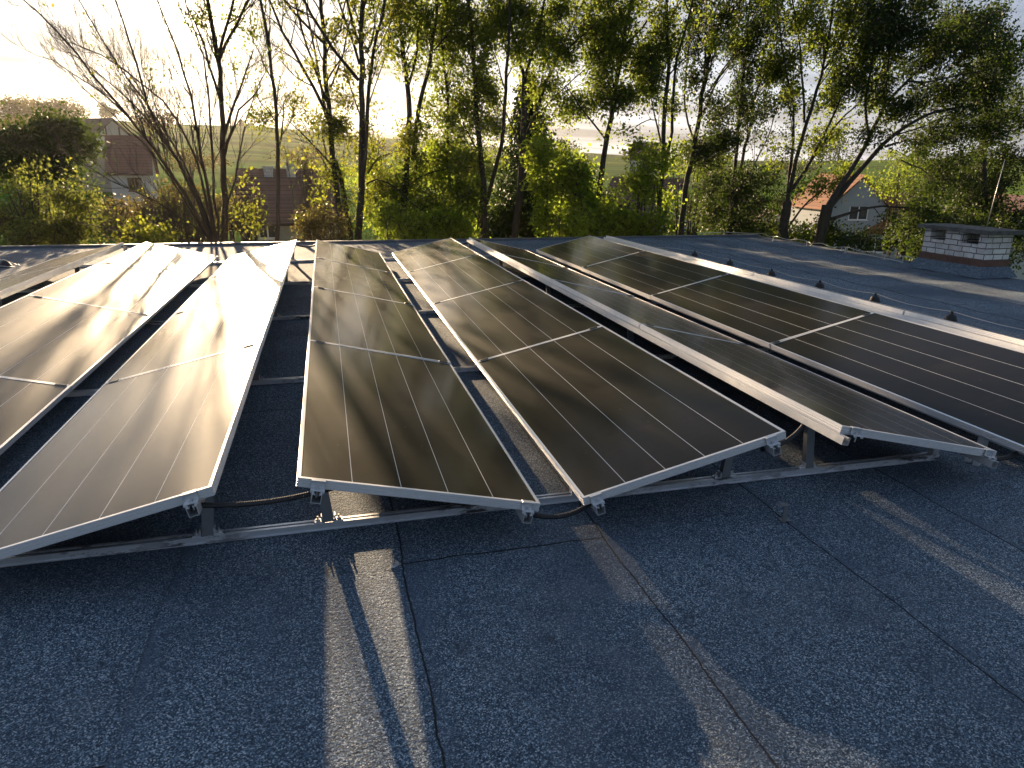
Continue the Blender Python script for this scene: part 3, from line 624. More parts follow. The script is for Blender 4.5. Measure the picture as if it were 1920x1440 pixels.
def house(loc, rot, w, l, hw, hr, wall_m, roof_m, label, over=0.35, wins=(), chims=(), timber=False, frame='winframe', gable_m=None, hip=0.0):
    """gable ends face local -y and +y, width w along x, ridge along y; wins: (side, u, z, ww, wh), side in 'f','l','r'"""
    root = empty('house', loc, (0, 0, rot)); tag(root, label, 'house')
    g = MB(); hx, hl = w/2, l/2; t = 0.25
    holes = {'f': [], 'l': [], 'r': []}
    for (sd, u, z, ww, wh) in wins: holes[sd].append((u-ww/2, u+ww/2, z, z+wh))
    def wall(side):
        # wall as thin boxes round rectangular holes
        H = hw; L_ = hx if side == 'f' else hl-t
        us = sorted(set([-L_, L_]+[a for h in holes[side] for a in h[:2]])); zs = sorted(set([0, H]+[a for h in holes[side] for a in h[2:] if a < H]))
        for i in range(len(us)-1):
            for j in range(len(zs)-1):
                cu, cz = (us[i]+us[i+1])/2, (zs[j]+zs[j+1])/2
                if any(h[0] < cu < h[1] and h[2] < cz < h[3] for h in holes[side]): continue
                a, b, c, d_ = us[i], us[i+1], zs[j], zs[j+1]
                if side == 'f': g.box((a, -hl, c), (b, -hl+t, d_))
                elif side == 'l': g.box((-hx, a, c), (-hx+t, b, d_))
                else: g.box((hx-t, a, c), (hx, b, d_))
    for s_ in 'flr': wall(s_)
    g.box((-hx, hl-t, 0), (hx, hl, hw))
    g.build('wall', wall_m, root)
    for y0, y1 in ((-hl, -hl+t), (hl-t, hl)):
        gb = MB(); gb.prism([(-hx, hw+0.002), (hx, hw+0.002), (0, hw+hr)], y0, y1, 'y'); gb.build('gable', gable_m or wall_m, root)
    rf = MB(); th = 0.16; k = hr/hx; ax = hx+over; ze = hw-over*k
    rf.prism([(-ax, ze+0.02), (0, hw+hr+0.02), (ax, ze+0.02), (ax, ze+0.02+th), (0, hw+hr+0.02+th), (-ax, ze+0.02+th)], -hl-over, hl+over, 'y')
    r_ = rf.build('roof', roof_m, root)
    for (cx, cy, cw, ch) in chims:
        zz = hw+hr*(1-abs(cx)/hx); cb = MB(); cb.box((cx-cw/2, cy-cw/2, zz-0.2), (cx+cw/2, cy+cw/2, zz+ch)); cb.box((cx-cw/2-0.06, cy-cw/2-0.06, zz+ch+0.003), (cx+cw/2+0.06, cy+cw/2+0.06, zz+ch+0.09)); cb.build('chimney', M['brick'], r_)
    for (sd, u, z, ww, wh) in wins:
        fb = MB(); f = 0.07
        def P(a, c, b, d_, y0, y1, mb):
            if sd == 'f': mb.box((a, -hl+y0, c), (b, -hl+y1, d_))
            elif sd == 'l': mb.box((-hx+y0, a, c), (-hx+y1, b, d_))
            else: mb.box((hx-y1, a, c), (hx-y0, b, d_))
        a, b, c, d_ = u-ww/2, u+ww/2, z, z+wh
        e = 0.004 if z < hw else -0.03; 
        P(a+.003, c+.003, b-.003, c+f, e, 0.1, fb); P(a+.003, d_-f, b-.003, d_-.003, e, 0.1, fb); P(a+.003, c+f, a+f, d_-f, e, 0.1, fb); P(b-f, c+f, b-.003, d_-f, e, 0.1, fb); P(u-f*.6, c+f, u+f*.6, d_-f, e+.003, 0.09, fb)
        P(a-0.06, c-0.06, b+0.06, c, -0.08, 0.02, fb)
        wn = fb.build('window', M[frame], root); pn = MB(); P(a+f, c+f, b-f, d_-f, 0.03 if z < hw else -0.012, 0.05, pn); pn.build('pane', M['pane'], wn)
    if timber:
        tb = MB(); y0 = -hl-0.03
        for u in (-hx*0.55, -hx*0.2, hx*0.2, hx*0.55): tb.box((u-0.09, y0, hw), (u+0.09, -hl+0.002, hw+hr*(1-abs(u)/hx)-0.1))
        tb.box((-hx+0.1, y0-.003, hw-0.12), (hx-0.1, -hl+0.002, hw+0.10)); tb.box((-hx*0.5, y0-.003, hw+hr*0.45), (hx*0.5, -hl+.002, hw+hr*0.45+0.16))
        tb.build('timber_frame', M['timber'], root)
    return root

def place(px, py, D): p = atd(px, py, D); return p[0], p[1]
def hz_(px, py, D): return atd(px, py, D)[2]
def az_of(px): r = ray(px, 320); return math.atan2(r[0], r[1])
def gz(x, y): return float(ground_h(np.array(x), np.array(y)))
def put_house(px, D, turn, w, l, y_ridge, y_eave, wall_m, roof_m, label, y_base=None, **kw):
    """px: column of the centre; D: distance; turn: degrees the front gable is turned to the viewer's right; heights from the photo rows"""
    x, y = place(px, 320, D); zr, ze = hz_(px, y_ridge, D), hz_(px, y_eave, D); zb = gz(x, y)-0.3 if y_base is None else hz_(px, y_base, D)
    wins = [(sd, u, hz_(px, yb, D)-zb, ww, wh) for (sd, u, yb, ww, wh) in kw.pop('pw', ())]
    return house((x, y, zb), -az_of(px)+R(turn), w, l, ze-zb, zr-ze, wall_m, roof_m, label, wins=wins, **kw)
put_house(1580, 68, 32, 5.2, 6.0, 330, 384, M['pl_grey'], M['tile_orange'], 'grey gabled house with orange tiled roof behind the leaning trees', over=0.35,
    pw=(('f', 0.1, 408, 1.7, 1.25), ('f', -0.9, 462, 1.1, 1.25)), gable_m=M['pl_grey'])
put_house(1664, 69, 96, 5.6, 4.2, 362, 430, M['pl_grey'], M['tile_orange'], 'low side wing with orange tiled roof right of the grey gabled house', over=0.2, pw=(('l', 0.3, 468, 1.6, 1.2),))
put_house(250, 72, 84, 6.0, 3.0, 258, 322, M['pl_white'], M['tile_red'], 'white house with red tiled roof behind the bare leaning tree', over=0.3, pw=(('l', -0.3, 356, 1.1, 1.1),), frame='winframe_brown')
put_house(162, 100, 36, 8.5, 11.0, 226, 283, M['stone'], M['tile_dark'], 'dark roofed house with half-timbered gable up the slope at left', over=0.4, pw=(('f', 0.5, 325, 2.2, 1.5),), gable_m=M['pl_white'], timber=True, frame='winframe_brown')
put_house(540, 46, 86, 6.0, 5.4, 322, 408, M['stone'], M['tile_brown'], 'low house with broad brown roof and two pale chimneys behind the slender trees', over=0.3, pw=(('l', 1.2, 438, 1.0, 0.9),), chims=((-0.3, -0.2, 0.5, 0.75), (-0.3, 1.1, 0.5, 0.5)))
put_house(1215, 48, 70, 7.0, 4.2, 338, 412, M['pl_white'], M['tile_brown'], 'white house with red-brown tiles glimpsed between the central trunks', over=0.3, pw=(('l', -0.8, 440, 1.2, 1.0),))
put_house(1215, 115, 80, 7.0, 4.5, 269, 298, M['pl_white'], M['tile_red'], 'distant house with plain brown roof on the skyline between trunks', over=0.3)
put_house(1935, 60, 30, 6.0, 7.0, 372, 402, M['pl_white'], M['tile_red'], 'white house cut by the right picture edge above the chimney', over=0.3)
put_house(1452, 62, 20, 2.2, 2.4, 398, 408, M['pl_cream'], M['tile_brown'], 'tiny brick outbuilding left of the grey gabled house', over=0.1)

# ------------------------------------------------------------------ trees
class Tree:
    def __init__(s, seed): s.r = np.random.default_rng(seed); s.w = MB(); s.leafP = []; s.leafD = []
    def branch(s, p, d, ln, r0, lev, o):
        """p start, d direction, lev levels of branching left; o options"""
        n = 4 if lev else 3; pts = [p]; q = p.copy(); dd = d/np.linalg.norm(d)
        for i in range(n):
            dd = dd+s.r.normal(0, o['wander'], 3)+np.array([0, 0, o['up']*(1 if lev else 0.6)]); dd /= np.linalg.norm(dd); q = q+dd*ln/n; pts.append(q)
        r1 = r0*0.35; s.w.tube(pts, np.linspace(r0, max(r1, 0.0025), n+1), 5 if r0 > 0.03 else (4 if r0 > .012 else 3), cap=False)
        if lev > 0:
            m = o['kids']
            for i in range(m):
                t = 0.25+0.75*(i+s.r.random())/m; k = min(int(t*n), n-1); a = pts[k]+(pts[k+1]-pts[k])*(t*n-k)
                s.branch(a, s.turn(dd, o['spread']), ln*o['ratio']*(1.1-0.5*t)*(0.7+0.6*s.r.random()), r0*0.5*(1.1-0.4*t), lev-1, o)
        if lev <= 1 and s.r.random() < o['leafy']: s.spray(pts, o)
    def turn(s, d, a):
        v = s.r.normal(0, 1, 3); v -= d*np.dot(v, d); v /= np.linalg.norm(v); a = a*(0.6+0.7*s.r.random()); return d*math.cos(a)+v*math.sin(a)
    def spray(s, pts, o):
        n = s.r.poisson(o['nleaf']); P = np.array(pts); t = s.r.random(n)*(len(P)-1); k = t.astype(int); k = np.minimum(k, len(P)-2); f = (t-k)[:, None]
        s.leafP.append(P[k]*(1-f)+P[k+1]*f+s.r.normal(0, o['scat'], (n, 3)))
    def limb(s, pix, Y, r0, r1, o, dy=0.0, t0=0.35, every=0.5, ext=0.0):
        r0 *= 0.78; r1 *= 0.85
        """pix: (px,py) outline of a limb seen in the photo, at depth Y (drifting by dy); grows side branches beyond fraction t0"""
        n = len(pix); yy = Y+dy*np.linspace(0, 1, n)+np.concatenate([[0], s.r.normal(0, 0.12, n-1)]); P = [at(x, y, v) for (x, y), v in zip(pix, yy)]
        if ext > 0:
            d = P[-1]-P[-2]; d /= np.linalg.norm(d); q = P[-1]
            for i in range(4):
                d = d+np.array([0, 0, 0.12])+s.r.normal(0, 0.07, 3); d /= np.linalg.norm(d); q = q+d*ext/4; P.append(q)
        # resample smoothly
        P = np.array(P); seg = np.linalg.norm(np.diff(P, axis=0), axis=1); cum = np.concatenate([[0], np.cumsum(seg)]); tot = cum[-1]
        m = max(6, int(tot/0.45)); u = np.linspace(0, tot, m); Q = np.stack([np.interp(u, cum, P[:, i]) for i in range(3)], 1)
        for _ in range(2): Q[1:-1] = (Q[:-2]+2*Q[1:-1]+Q[2:])/4
        Q[1:-1] += s.r.normal(0, 0.018, Q[1:-1].shape)
        if ext > 0: r1 = min(r1, 0.02)
        rad = r0+(r1-r0)*(np.linspace(0, 1, m)**0.85); s.w.tube(list(Q), list(rad), 8 if r0 > .06 else 6, cap=False)
        x = t0*tot
        while x < tot:
            i = min(int(x/tot*(m-1)), m-2); a = Q[i]+(Q[i+1]-Q[i])*s.r.random(); T = Q[i+1]-Q[i]; T /= np.linalg.norm(T)
            f = x/tot; ln = o['len']*(1.15-0.55*f)*(0.6+0.8*s.r.random())
            s.branch(a, s.turn(T, o['spread']), ln, max(rad[i]*0.42, 0.008), o['lev'], o); x += every*(0.5+s.r.random())
        return Q
    def blob(s, px, py, rx, ry, Y, n, o, dY=None):
        """a mass of foliage sprays on short twigs filling an ellipsoid"""
        c = at(px, py, Y); mpp = (Y-CAM[1])/np.dot(ray(px, py), [0, 1, 0])/FPX; n = int(n*(1.25-0.25*min(1, max(0, (px-1450)/200))+(0.4 if 700 < px < 1430 else 0)))
        R3 = np.array([rx*mpp, (dY if dY else (rx+ry)/2*mpp), ry*mpp])
        ncl = max(3, n//9); cc = s.r.normal(0, 1, (ncl, 3)); cc /= np.linalg.norm(cc, axis=1)[:, None]; cc *= (s.r.random(ncl)**0.42)[:, None]
        for i in range(n):
            g = cc[s.r.integers(ncl)]+s.r.normal(0, 0.15, 3); p = c+g*R3; d = g/(np.linalg.norm(g)+.01)+s.r.normal(0, 0.6, 3)+np.array([0, 0, 0.2]); d /= np.linalg.norm(d)
            q = p-d*0.45; m_ = (p+q)/2+s.r.normal(0, .03, 3)
            s.w.tube([q, m_, p], [0.008, 0.006, 0.003], 3, cap=False); s.spray([q, m_, p], o)
    def high(s, px, Y, n, wid=60):
        for (x, y, rx, ry, f) in ((px-20, -60, wid, 50, 1.0), (px+25, -150, wid, 60, 0.9), (px, -250, wid*.8, 60, 0.6)): s.blob(x, y, rx, ry, Y, int(n*f), opt(nleaf=12, scat=.15))
    def finish(s, name, bark, leafmat, label, cat='tree', group=None, size=(0.052, 0.115), loc=None):
        loc = np.array(loc, float) if loc is not None else np.zeros(3)
        root = empty(name, tuple(loc)); tag(root, label, cat, group)
        s.w.v = [tuple(np.array(v)-loc) for v in s.w.v] if len(s.w.v) < 0 else s.w.v
        me = bpy.data.meshes.new('trunk'); V = np.array(s.w.v)-loc
        me.from_pydata(V.tolist(), [], s.w.f); me.polygons.foreach_set('use_smooth', [True]*len(s.w.f)); link_mesh('trunk', me, bark, root)
        if s.leafP:
            P = np.concatenate(s.leafP)-loc; n = len(P)
            # leaves: folded diamonds, drooping
            a = s.r.normal(0, 1, (n, 3)); a[:, 2] -= 0.5; a /= np.linalg.norm(a, axis=1)[:, None]
            b = s.r.normal(0, 1, (n, 3)); b -= a*(a*b).sum(1)[:, None]; b /= np.linalg.norm(b, axis=1)[:, None]
            Ln = s.r.uniform(size[0], size[1], n)[:, None]; wd = Ln*s.r.uniform(0.28, 0.42, n)[:, None]
            c = np.cross(a, b)
            Q = np.stack([P, P+a*Ln*0.45+b*wd+c*wd*0.25, P+a*Ln, P+a*Ln*0.45-b*wd+c*wd*0.25], 1)
            quads_mesh('crown', Q, leafmat, root)
            global NLEAF; NLEAF += n
        return root
NLEAF = 0
def opt(**k):
    o = dict(wander=0.10, up=0.10, kids=4, spread=0.55, ratio=0.55, leafy=0.0, nleaf=8, scat=0.07, len=1.6, lev=2); o.update(k); return o
GRP = 'row of tall trees behind the roof edge'
BARE = opt(leafy=0.012, nleaf=3, len=1.5, up=0.12, spread=0.45, kids=5, wander=.13)
THIN = opt(leafy=0.07, nleaf=4, len=1.3, spread=0.5, kids=6, wander=.13)
FEW = opt(leafy=0.5, nleaf=8, kids=5, len=1.4, spread=0.5, scat=0.10)
LEAFY = opt(leafy=0.95, nleaf=14, kids=5, len=1.5, spread=0.6, scat=0.12)
DENSE = opt(leafy=1.0, nleaf=15, len=1.5, spread=0.65, scat=0.14, up=0.03)

def trunk_down(pts, Y):                    # carry the trunk below the roof edge to the ground
    x, y = pts[0]; return [(x-4, y+330), (x-2, y+120)]+list(pts)

# T1 bare many-stemmed tree leaning left
t = Tree(1); Y = 17.0
t.limb([(402, 780), (401, 600), (400, 445)], Y, 0.26, 0.20, BARE, t0=2)
for pix, r0, dy in (([(398, 450), (372, 380), (345, 320), (310, 262), (278, 210), (262, 140), (240, 60), (215, 5)], .085, .3), ([(396, 450), (350, 370), (300, 290), (232, 205), (165, 130), (110, 60), (45, 2)], .08, -.5),
        ([(400, 450), (362, 350), (330, 290), (265, 205), (200, 150), (160, 110), (118, 92)], .07, .8), ([(405, 450), (392, 360), (372, 250), (355, 160), (340, 110), (310, 40), (290, -10)], .08, .2),
        ([(402, 450), (380, 330), (340, 230), (300, 180), (240, 135), (170, 85), (100, 70)], .065, -1.0), ([(408, 450), (400, 330), (396, 230), (388, 140), (370, 60), (345, -5)], .07, .6),
        ([(412, 450), (440, 330), (455, 240), (480, 165), (520, 90)], .05, 1.2), ([(395, 445), (330, 340), (268, 250), (215, 180), (150, 150), (95, 110)], .06, -1.6), ([(395, 452), (320, 385), (245, 360), (190, 330), (120, 285)], .05, -1.2),
        ([(385, 440), (300, 300), (225, 225), (160, 170), (125, 130)], .05, 1.4), ([(398, 440), (345, 300), (290, 215), (225, 130), (180, 60), (150, 0)], .06, 1.8)):
    t.limb(pix, Y, r0*.8, 0.010, BARE, dy=dy, t0=0.25, every=0.28, ext=(1.6 if pix[-1][1] < 10 else 0))
t.limb([(385, 470), (300, 452), (240, 440), (190, 425), (140, 415)], 15.8, .035, .012, opt(leafy=.1, nleaf=3, len=.7, lev=1), t0=.2, every=.4)
t.finish('bare_tree', M['bark'], M['leaf_yellow'], 'bare brown tree of many stems fanning out to the left in front of the sun', group=GRP, loc=at(400, 780, Y))
# T2
t = Tree(2); Y = 18.0
t.limb(trunk_down([(420, 450), (420, 330), (417, 220), (412, 130), (408, 105), (400, 60), (390, 0)], Y), Y, .17, .05, THIN, t0=.62, every=.5, ext=4)
for pix in ([(409, 108), (424, 60), (440, 0)], [(410, 115), (442, 45), (470, -10)], [(420, 255), (440, 195), (468, 130), (475, 95)], [(419, 300), (445, 200), (490, 160)], [(414, 190), (396, 140), (385, 80), (350, 10)]):
    t.limb(pix, Y, .06, .015, THIN, dy=t.r.normal(0, .8), t0=.2, every=.4, ext=(3 if pix[-1][1] <= 0 else 0))
for a in ((495, 215, 30, 35, 16), (470, 60, 40, 30, 10), (385, 20, 40, 20, 14), (440, 15, 30, 20, 12)): t.blob(*a[:4], Y, a[4], opt(nleaf=8, scat=.14))
t.finish('forked_tree', M['bark'], M['leaf_green'], 'slim forked tree standing right beside the bare leaning tree', group=GRP, loc=at(416, 780, Y))
# T3
t = Tree(3); Y = 17.4
t.limb(trunk_down([(520, 450), (521, 340), (524, 250), (515, 170), (506, 120), (497, 50), (490, -5)], Y), Y, .11, .035, THIN, t0=.55, every=.33, ext=3.5)
t.limb([(521, 300), (530, 230), (532, 190)], Y, .04, .015, THIN, t0=.2, every=.4); t.limb([(512, 155), (490, 110), (470, 60)], Y, .03, .01, THIN, t0=.2, every=.3)
for a in ((455, 335, 35, 30, 7), (480, 415, 45, 28, 14), (575, 415, 40, 36, 12), (590, 230, 40, 25, 14), (465, 395, 30, 30, 16), (555, 300, 50, 30, 10), (487, 222, 20, 24, 12), (500, 213, 16, 12, 5)): t.blob(*a[:4], Y, a[4], opt(nleaf=8, scat=.12))  # last two clumps added across the sun's path to weaken a roof streak
t.finish('slender_tree', M['bark'], M['leaf_yellow'], 'slender nearly leafless tree with sparse yellow leaves around its lower trunk', group=GRP, loc=at(516, 780, Y))
# T4
t = Tree(4); Y = 18.0
t.limb(trunk_down([(643, 455), (630, 350), (616, 240), (614, 170), (608, 90), (603, 0)], Y), Y, .17, .07, THIN, t0=.6, every=.42, ext=4.5)
t.limb([(660, 470), (656, 420), (645, 365), (628, 300)], Y, .09, .07, THIN, t0=2)
for pix, r0 in (([(619, 237), (604, 195), (588, 160), (557, 107), (537, 72), (525, 45), (500, -5)], .07), ([(612, 190), (600, 150), (575, 90), (560, 30), (548, -10)], .05), ([(616, 225), (605, 180), (592, 120), (584, 60), (570, -10)], .05),
        ([(618, 170), (642, 115), (652, 60), (668, 0)], .035), ([(606, 80), (575, 50), (545, 20), (520, -20)], .05), ([(607, 110), (640, 60), (648, 0)], .035), ([(634, 330), (600, 280), (560, 245), (535, 222)], .045), ([(622, 330), (585, 262), (565, 225)], .03)):
    t.limb(pix, Y, r0, .012, THIN, dy=t.r.normal(0, .8), t0=.2, every=.34, ext=(3.2 if pix[-1][1] <= 0 else 0))
for a in ((600, 250, 60, 30, 22), (625, 320, 45, 45, 40), (600, 350, 30, 50, 14), (640, 410, 40, 35, 24)): t.blob(*a[:4], Y, a[4], opt(nleaf=8, scat=.12))
for a in ((622, 232, 36, 26, 90), (640, 190, 45, 50, 34), (600, 130, 50, 50, 16), (560, 200, 30, 40, 14)): t.blob(*a[:4], Y, a[4], opt(nleaf=8, scat=.14))  # extra clumps added to block low sun from the right-hand roof streak
t.finish('bare_crowned_tree', M['bark_dark'], M['leaf_yellow'], 'tree with a bare upswept crown just right of the slender tree', group=GRP, loc=at(639, 785, Y))
# T5
t = Tree(5); Y = 17.0
t.limb(trunk_down([(672, 445), (677, 395), (677, 345), (678, 282), (680, 235), (678, 137), (679, 50), (679, -5)], Y), Y, .19, .08, FEW, t0=.62, every=.5, ext=4.5)
for pix, r0 in (([(680, 330), (689, 250), (690, 150), (696, 112), (712, 60), (722, 0)], .08), ([(672, 150), (652, 125), (617, 78), (600, 60), (575, 10), (560, -20)], .06), ([(674, 120), (655, 60), (640, 20), (628, -20)], .05), ([(672, 80), (655, 25), (648, -15)], .05),
        ([(690, 200), (716, 135), (730, 80), (745, 30)], .03), ([(684, 100), (700, 60), (710, 10)], .04), ([(690, 325), (700, 300), (725, 285), (768, 279)], .035), ([(686, 345), (697, 322), (720, 330), (742, 350), (770, 380), (790, 395)], .035), ([(680, 240), (665, 180), (650, 150), (640, 100)], .03)):
    t.limb(pix, Y, r0, .012, FEW, dy=t.r.normal(0, .8), t0=.25, every=.38, ext=(3.2 if pix[-1][1] <= 0 else 0))
for a in ((690, 230, 50, 50, 30), (700, 300, 55, 40, 44), (700, 370, 60, 50, 70), (655, 260, 35, 50, 20)): t.blob(*a[:4], Y+.4, a[4], opt(nleaf=9, scat=.12))
t.high(690, Y, 24)
t.finish('twin_stemmed_tree', M['bark_dark'], M['leaf_yellow'], 'tall straight tree with two close stems and a yellowing lower crown', group=GRP, loc=at(668, 775, Y))
# T6
t = Tree(6); Y = 18.4
t.limb(trunk_down([(754, 455), (757, 390), (762, 332), (766, 282), (767, 220), (765, 162), (757, 107), (747, 50), (745, -5)], Y), Y, .20, .06, LEAFY, t0=.62, every=.5, ext=4.5)
for pix, r0 in (([(775, 300), (780, 225), (797, 150), (812, 95), (816, 37), (822, -10)], .10), ([(765, 162), (777, 130), (783, 60), (792, -10)], .06), ([(768, 345), (800, 322), (830, 315), (885, 314)], .045), ([(814, 95), (850, 50), (880, 10), (890, -20)], .04), ([(757, 107), (730, 80), (715, 40)], .04)):
    t.limb(pix, Y, r0, .015, LEAFY, dy=t.r.normal(0, .8), t0=.35, every=.5, ext=(3.2 if pix[-1][1] <= 0 else 0))
for a in ((735, 60, 50, 60, 36), (790, 40, 50, 60, 60), (780, 110, 60, 60, 36), (770, 240, 60, 50, 40), (780, 320, 70, 45, 80), (740, 350, 60, 50, 70), (800, 380, 60, 40, 70)): t.blob(*a[:4], Y, a[4], opt(nleaf=10, scat=.13))
t.high(780, Y, 60)
t.finish('v_trunk_tree', M['bark_dark'], M['leaf_green'], 'leafy tree whose trunk splits into a tall narrow V left of the centre', group=GRP, loc=at(750, 785, Y))
# T6b thin stem
t = Tree(61); Y = 19.0
t.limb(trunk_down([(842, 445), (842, 300), (840, 175), (830, 120), (826, 60), (830, 0)], Y), Y, .10, .03, LEAFY, t0=.5, every=.45, ext=3)
for a in ((840, 180, 40, 50, 44), (860, 110, 45, 50, 50), (850, 40, 60, 45, 70), (845, 250, 45, 40, 44), (880, 200, 40, 40, 30)): t.blob(*a[:4], Y, a[4], opt(nleaf=10, scat=.13))
t.high(840, Y, 50)
t.finish('thin_leafy_tree', M['bark_dark'], M['leaf_green'], 'thin dark stem with leafy clumps between the V-trunk tree and the centre', group=GRP, loc=at(838, 775, Y))
# T7
t = Tree(7); Y = 18.0
t.limb(trunk_down([(908, 455), (909, 405), (907, 327), (902, 282), (893, 240), (892, 150), (885, 80), (880, 0)], Y), Y, .19, .06, LEAFY, t0=.6, every=.5, ext=4)
for pix, r0 in (([(909, 390), (925, 330), (940, 260), (948, 200), (950, 120), (955, -5)], .09), ([(905, 300), (880, 255), (868, 230)], .04), ([(893, 200), (905, 130), (915, 60), (930, -10)], .05), ([(905, 430), (880, 380), (850, 370)], .03)):
    t.limb(pix, Y, r0, .015, LEAFY, dy=t.r.normal(0, .8), t0=.35, every=.5, ext=(3 if pix[-1][1] <= 0 else 0))
for a in ((900, 60, 60, 60, 90), (900, 150, 50, 45, 70), (895, 220, 40, 40, 40), (930, 30, 45, 45, 60), (860, 300, 60, 45, 80), (880, 370, 50, 50, 80), (930, 240, 35, 45, 50)): t.blob(*a[:4], Y, a[4], opt(nleaf=10, scat=.13))
t.high(920, Y, 70)
t.finish('fork_trunk_tree', M['bark_dark'], M['leaf_green'], 'dark tree with a low fork directly left of the spruce', group=GRP, loc=at(904, 785, Y))
# T8
t = Tree(8); Y = 17.4
t.limb(trunk_down([(965, 440), (972, 370), (982, 325), (981, 282), (982, 230), (982, 175), (984, 147)], Y), Y, .17, .10, LEAFY, t0=2)
for pix, r0 in (([(984, 147), (975, 125), (962, 75), (955, 20), (950, -10)], .07), ([(984, 147), (1005, 75), (1020, 15), (1026, -15)], .07), ([(981, 282), (1000, 220), (1017, 175), (1037, 120), (1060, 72), (1080, 30), (1100, -5)], .08), ([(1037, 120), (1060, 90), (1090, 75), (1120, 40)], .04), ([(1020, 205), (1060, 160), (1110, 117)], .03), ([(980, 300), (955, 220), (930, 170)], .04)):
    t.limb(pix, Y, r0, .015, LEAFY, dy=t.r.normal(0, .8), t0=.3, every=.5, ext=(3 if pix[-1][1] <= 0 else 0))
for a in ((980, 20, 55, 45, 90), (1010, 70, 40, 45, 70), (1040, 80, 40, 40, 60), (965, 90, 40, 45, 50), (1060, 20, 50, 30, 40), (1040, 160, 45, 35, 40), (1070, 110, 50, 30, 34)): t.blob(*a[:4], Y, a[4], opt(nleaf=10, scat=.13))
t.high(1030, Y, 70)
t.finish('y_fork_tree', M['bark_dark'], M['leaf_green'], 'tree forking like a Y high in front of the dark spruce', group=GRP, loc=at(961, 770, Y))
# T9
t = Tree(9); Y = 17.0
t.limb(trunk_down([(1115, 440), (1120, 370), (1130, 320), (1132, 282), (1146, 225), (1155, 150), (1162, 105), (1172, 50), (1186, -5)], Y), Y, .20, .07, DENSE, t0=.6, every=.6, ext=4)
for pix, r0 in (([(1150, 210), (1172, 185), (1202, 165), (1225, 140)], .05), ([(1135, 260), (1110, 230), (1080, 190), (1060, 160)], .04), ([(1158, 120), (1145, 60), (1140, 0)], .05), ([(1163, 105), (1195, 60), (1230, 20), (1250, -10)], .05)):
    t.limb(pix, Y, r0, .015, LEAFY, dy=t.r.normal(0, .8), t0=.3, every=.5, ext=(2.5 if pix[-1][1] <= 0 else 0))
for a in ((1150, 40, 55, 45, 90), (1165, 110, 60, 50, 120), (1110, 60, 45, 45, 40), (1130, 180, 65, 45, 100), (1080, 200, 50, 35, 60), (1110, 130, 50, 40, 40), (1200, 100, 50, 50, 60), (1180, 180, 50, 35, 60), (1220, 160, 40, 30, 44)): t.blob(*a[:4], Y, a[4], opt(nleaf=10, scat=.13))
t.high(1180, Y, 80)
t.finish('broad_leafy_tree', M['bark_dark'], M['leaf_green'], 'broad leafy tree rising through the bright maple right of the spruce', group=GRP, loc=at(1111, 770, Y))
# T10
t = Tree(10); Y = 16.4
t.limb(trunk_down([(1230, 450), (1237, 382), (1244, 320), (1242, 265), (1243, 225), (1251, 160), (1257, 130), (1250, 60), (1250, -10)], Y), Y, .17, .05, FEW, t0=.72, every=.45, ext=3.5)
for pix, r0 in (([(1243, 290), (1236, 240), (1225, 200), (1217, 170)], .05), ([(1248, 310), (1256, 280), (1262, 230), (1263, 180), (1266, 112), (1277, 75), (1297, 5)], .07), ([(1255, 140), (1275, 110), (1310, 95), (1335, 80)], .03), ([(1232, 225), (1210, 222), (1190, 240)], .02)):
    t.limb(pix, Y, r0, .013, FEW, dy=t.r.normal(0, .8), t0=.35, every=.42, ext=(2.5 if pix[-1][1] <= 10 else 0))
for a in ((1245, 60, 40, 50, 40), (1225, 150, 35, 30, 30), (1270, 200, 35, 30, 24), (1210, 130, 40, 40, 40), (1245, 30, 45, 30, 24)): t.blob(*a[:4], Y, a[4], opt(nleaf=9, scat=.13))
t.high(1270, Y, 30)
t.finish('dark_bare_trunk_tree', M['bark_dark'], M['leaf_green'], 'thin-crowned tree with a dark bare trunk against the bright sky gap', group=GRP, loc=at(1226, 780, Y))
# T11
t = Tree(11); Y = 17.6
t.limb(trunk_down([(1275, 445), (1282, 382), (1287, 340), (1297, 302), (1303, 245), (1311, 225), (1316, 175), (1320, 137), (1335, 87), (1350, 37), (1372, -5)], Y), Y, .19, .05, FEW, t0=.6, every=.4, ext=4)
for pix, r0 in (([(1300, 260), (1285, 215), (1277, 190), (1292, 120), (1290, 60), (1300, 0)], .04), ([(1320, 140), (1327, 87), (1322, 0)], .05), ([(1312, 225), (1335, 170), (1350, 140), (1385, 100), (1422, 32), (1440, 0)], .05), ([(1318, 190), (1360, 120), (1400, 70), (1450, 30)], .035), ([(1330, 100), (1300, 50), (1285, 5)], .04), ([(1345, 50), (1385, 10), (1410, -20)], .035), ([(1325, 230), (1360, 195), (1400, 180), (1440, 150)], .03)):
    t.limb(pix, Y, r0, .013, FEW, dy=t.r.normal(0, .8), t0=.2, every=.35, ext=(2.5 if pix[-1][1] <= 10 else 0))
for a in ((1310, 60, 45, 45, 50), (1360, 30, 50, 35, 50), (1300, 150, 45, 40, 50), (1340, 200, 45, 40, 60), (1310, 280, 50, 35, 90), (1360, 260, 50, 40, 90), (1420, 60, 50, 50, 40), (1340, 330, 50, 45, 70)): t.blob(*a[:4], Y, a[4], opt(nleaf=9, scat=.13))
t.high(1370, Y, 60)
t.finish('fan_crowned_tree', M['bark_dark'], M['leaf_dark'], 'tree with a wide fan of fine dark branches, fourth trunk left of the orange roof', group=GRP, loc=at(1271, 775, Y))
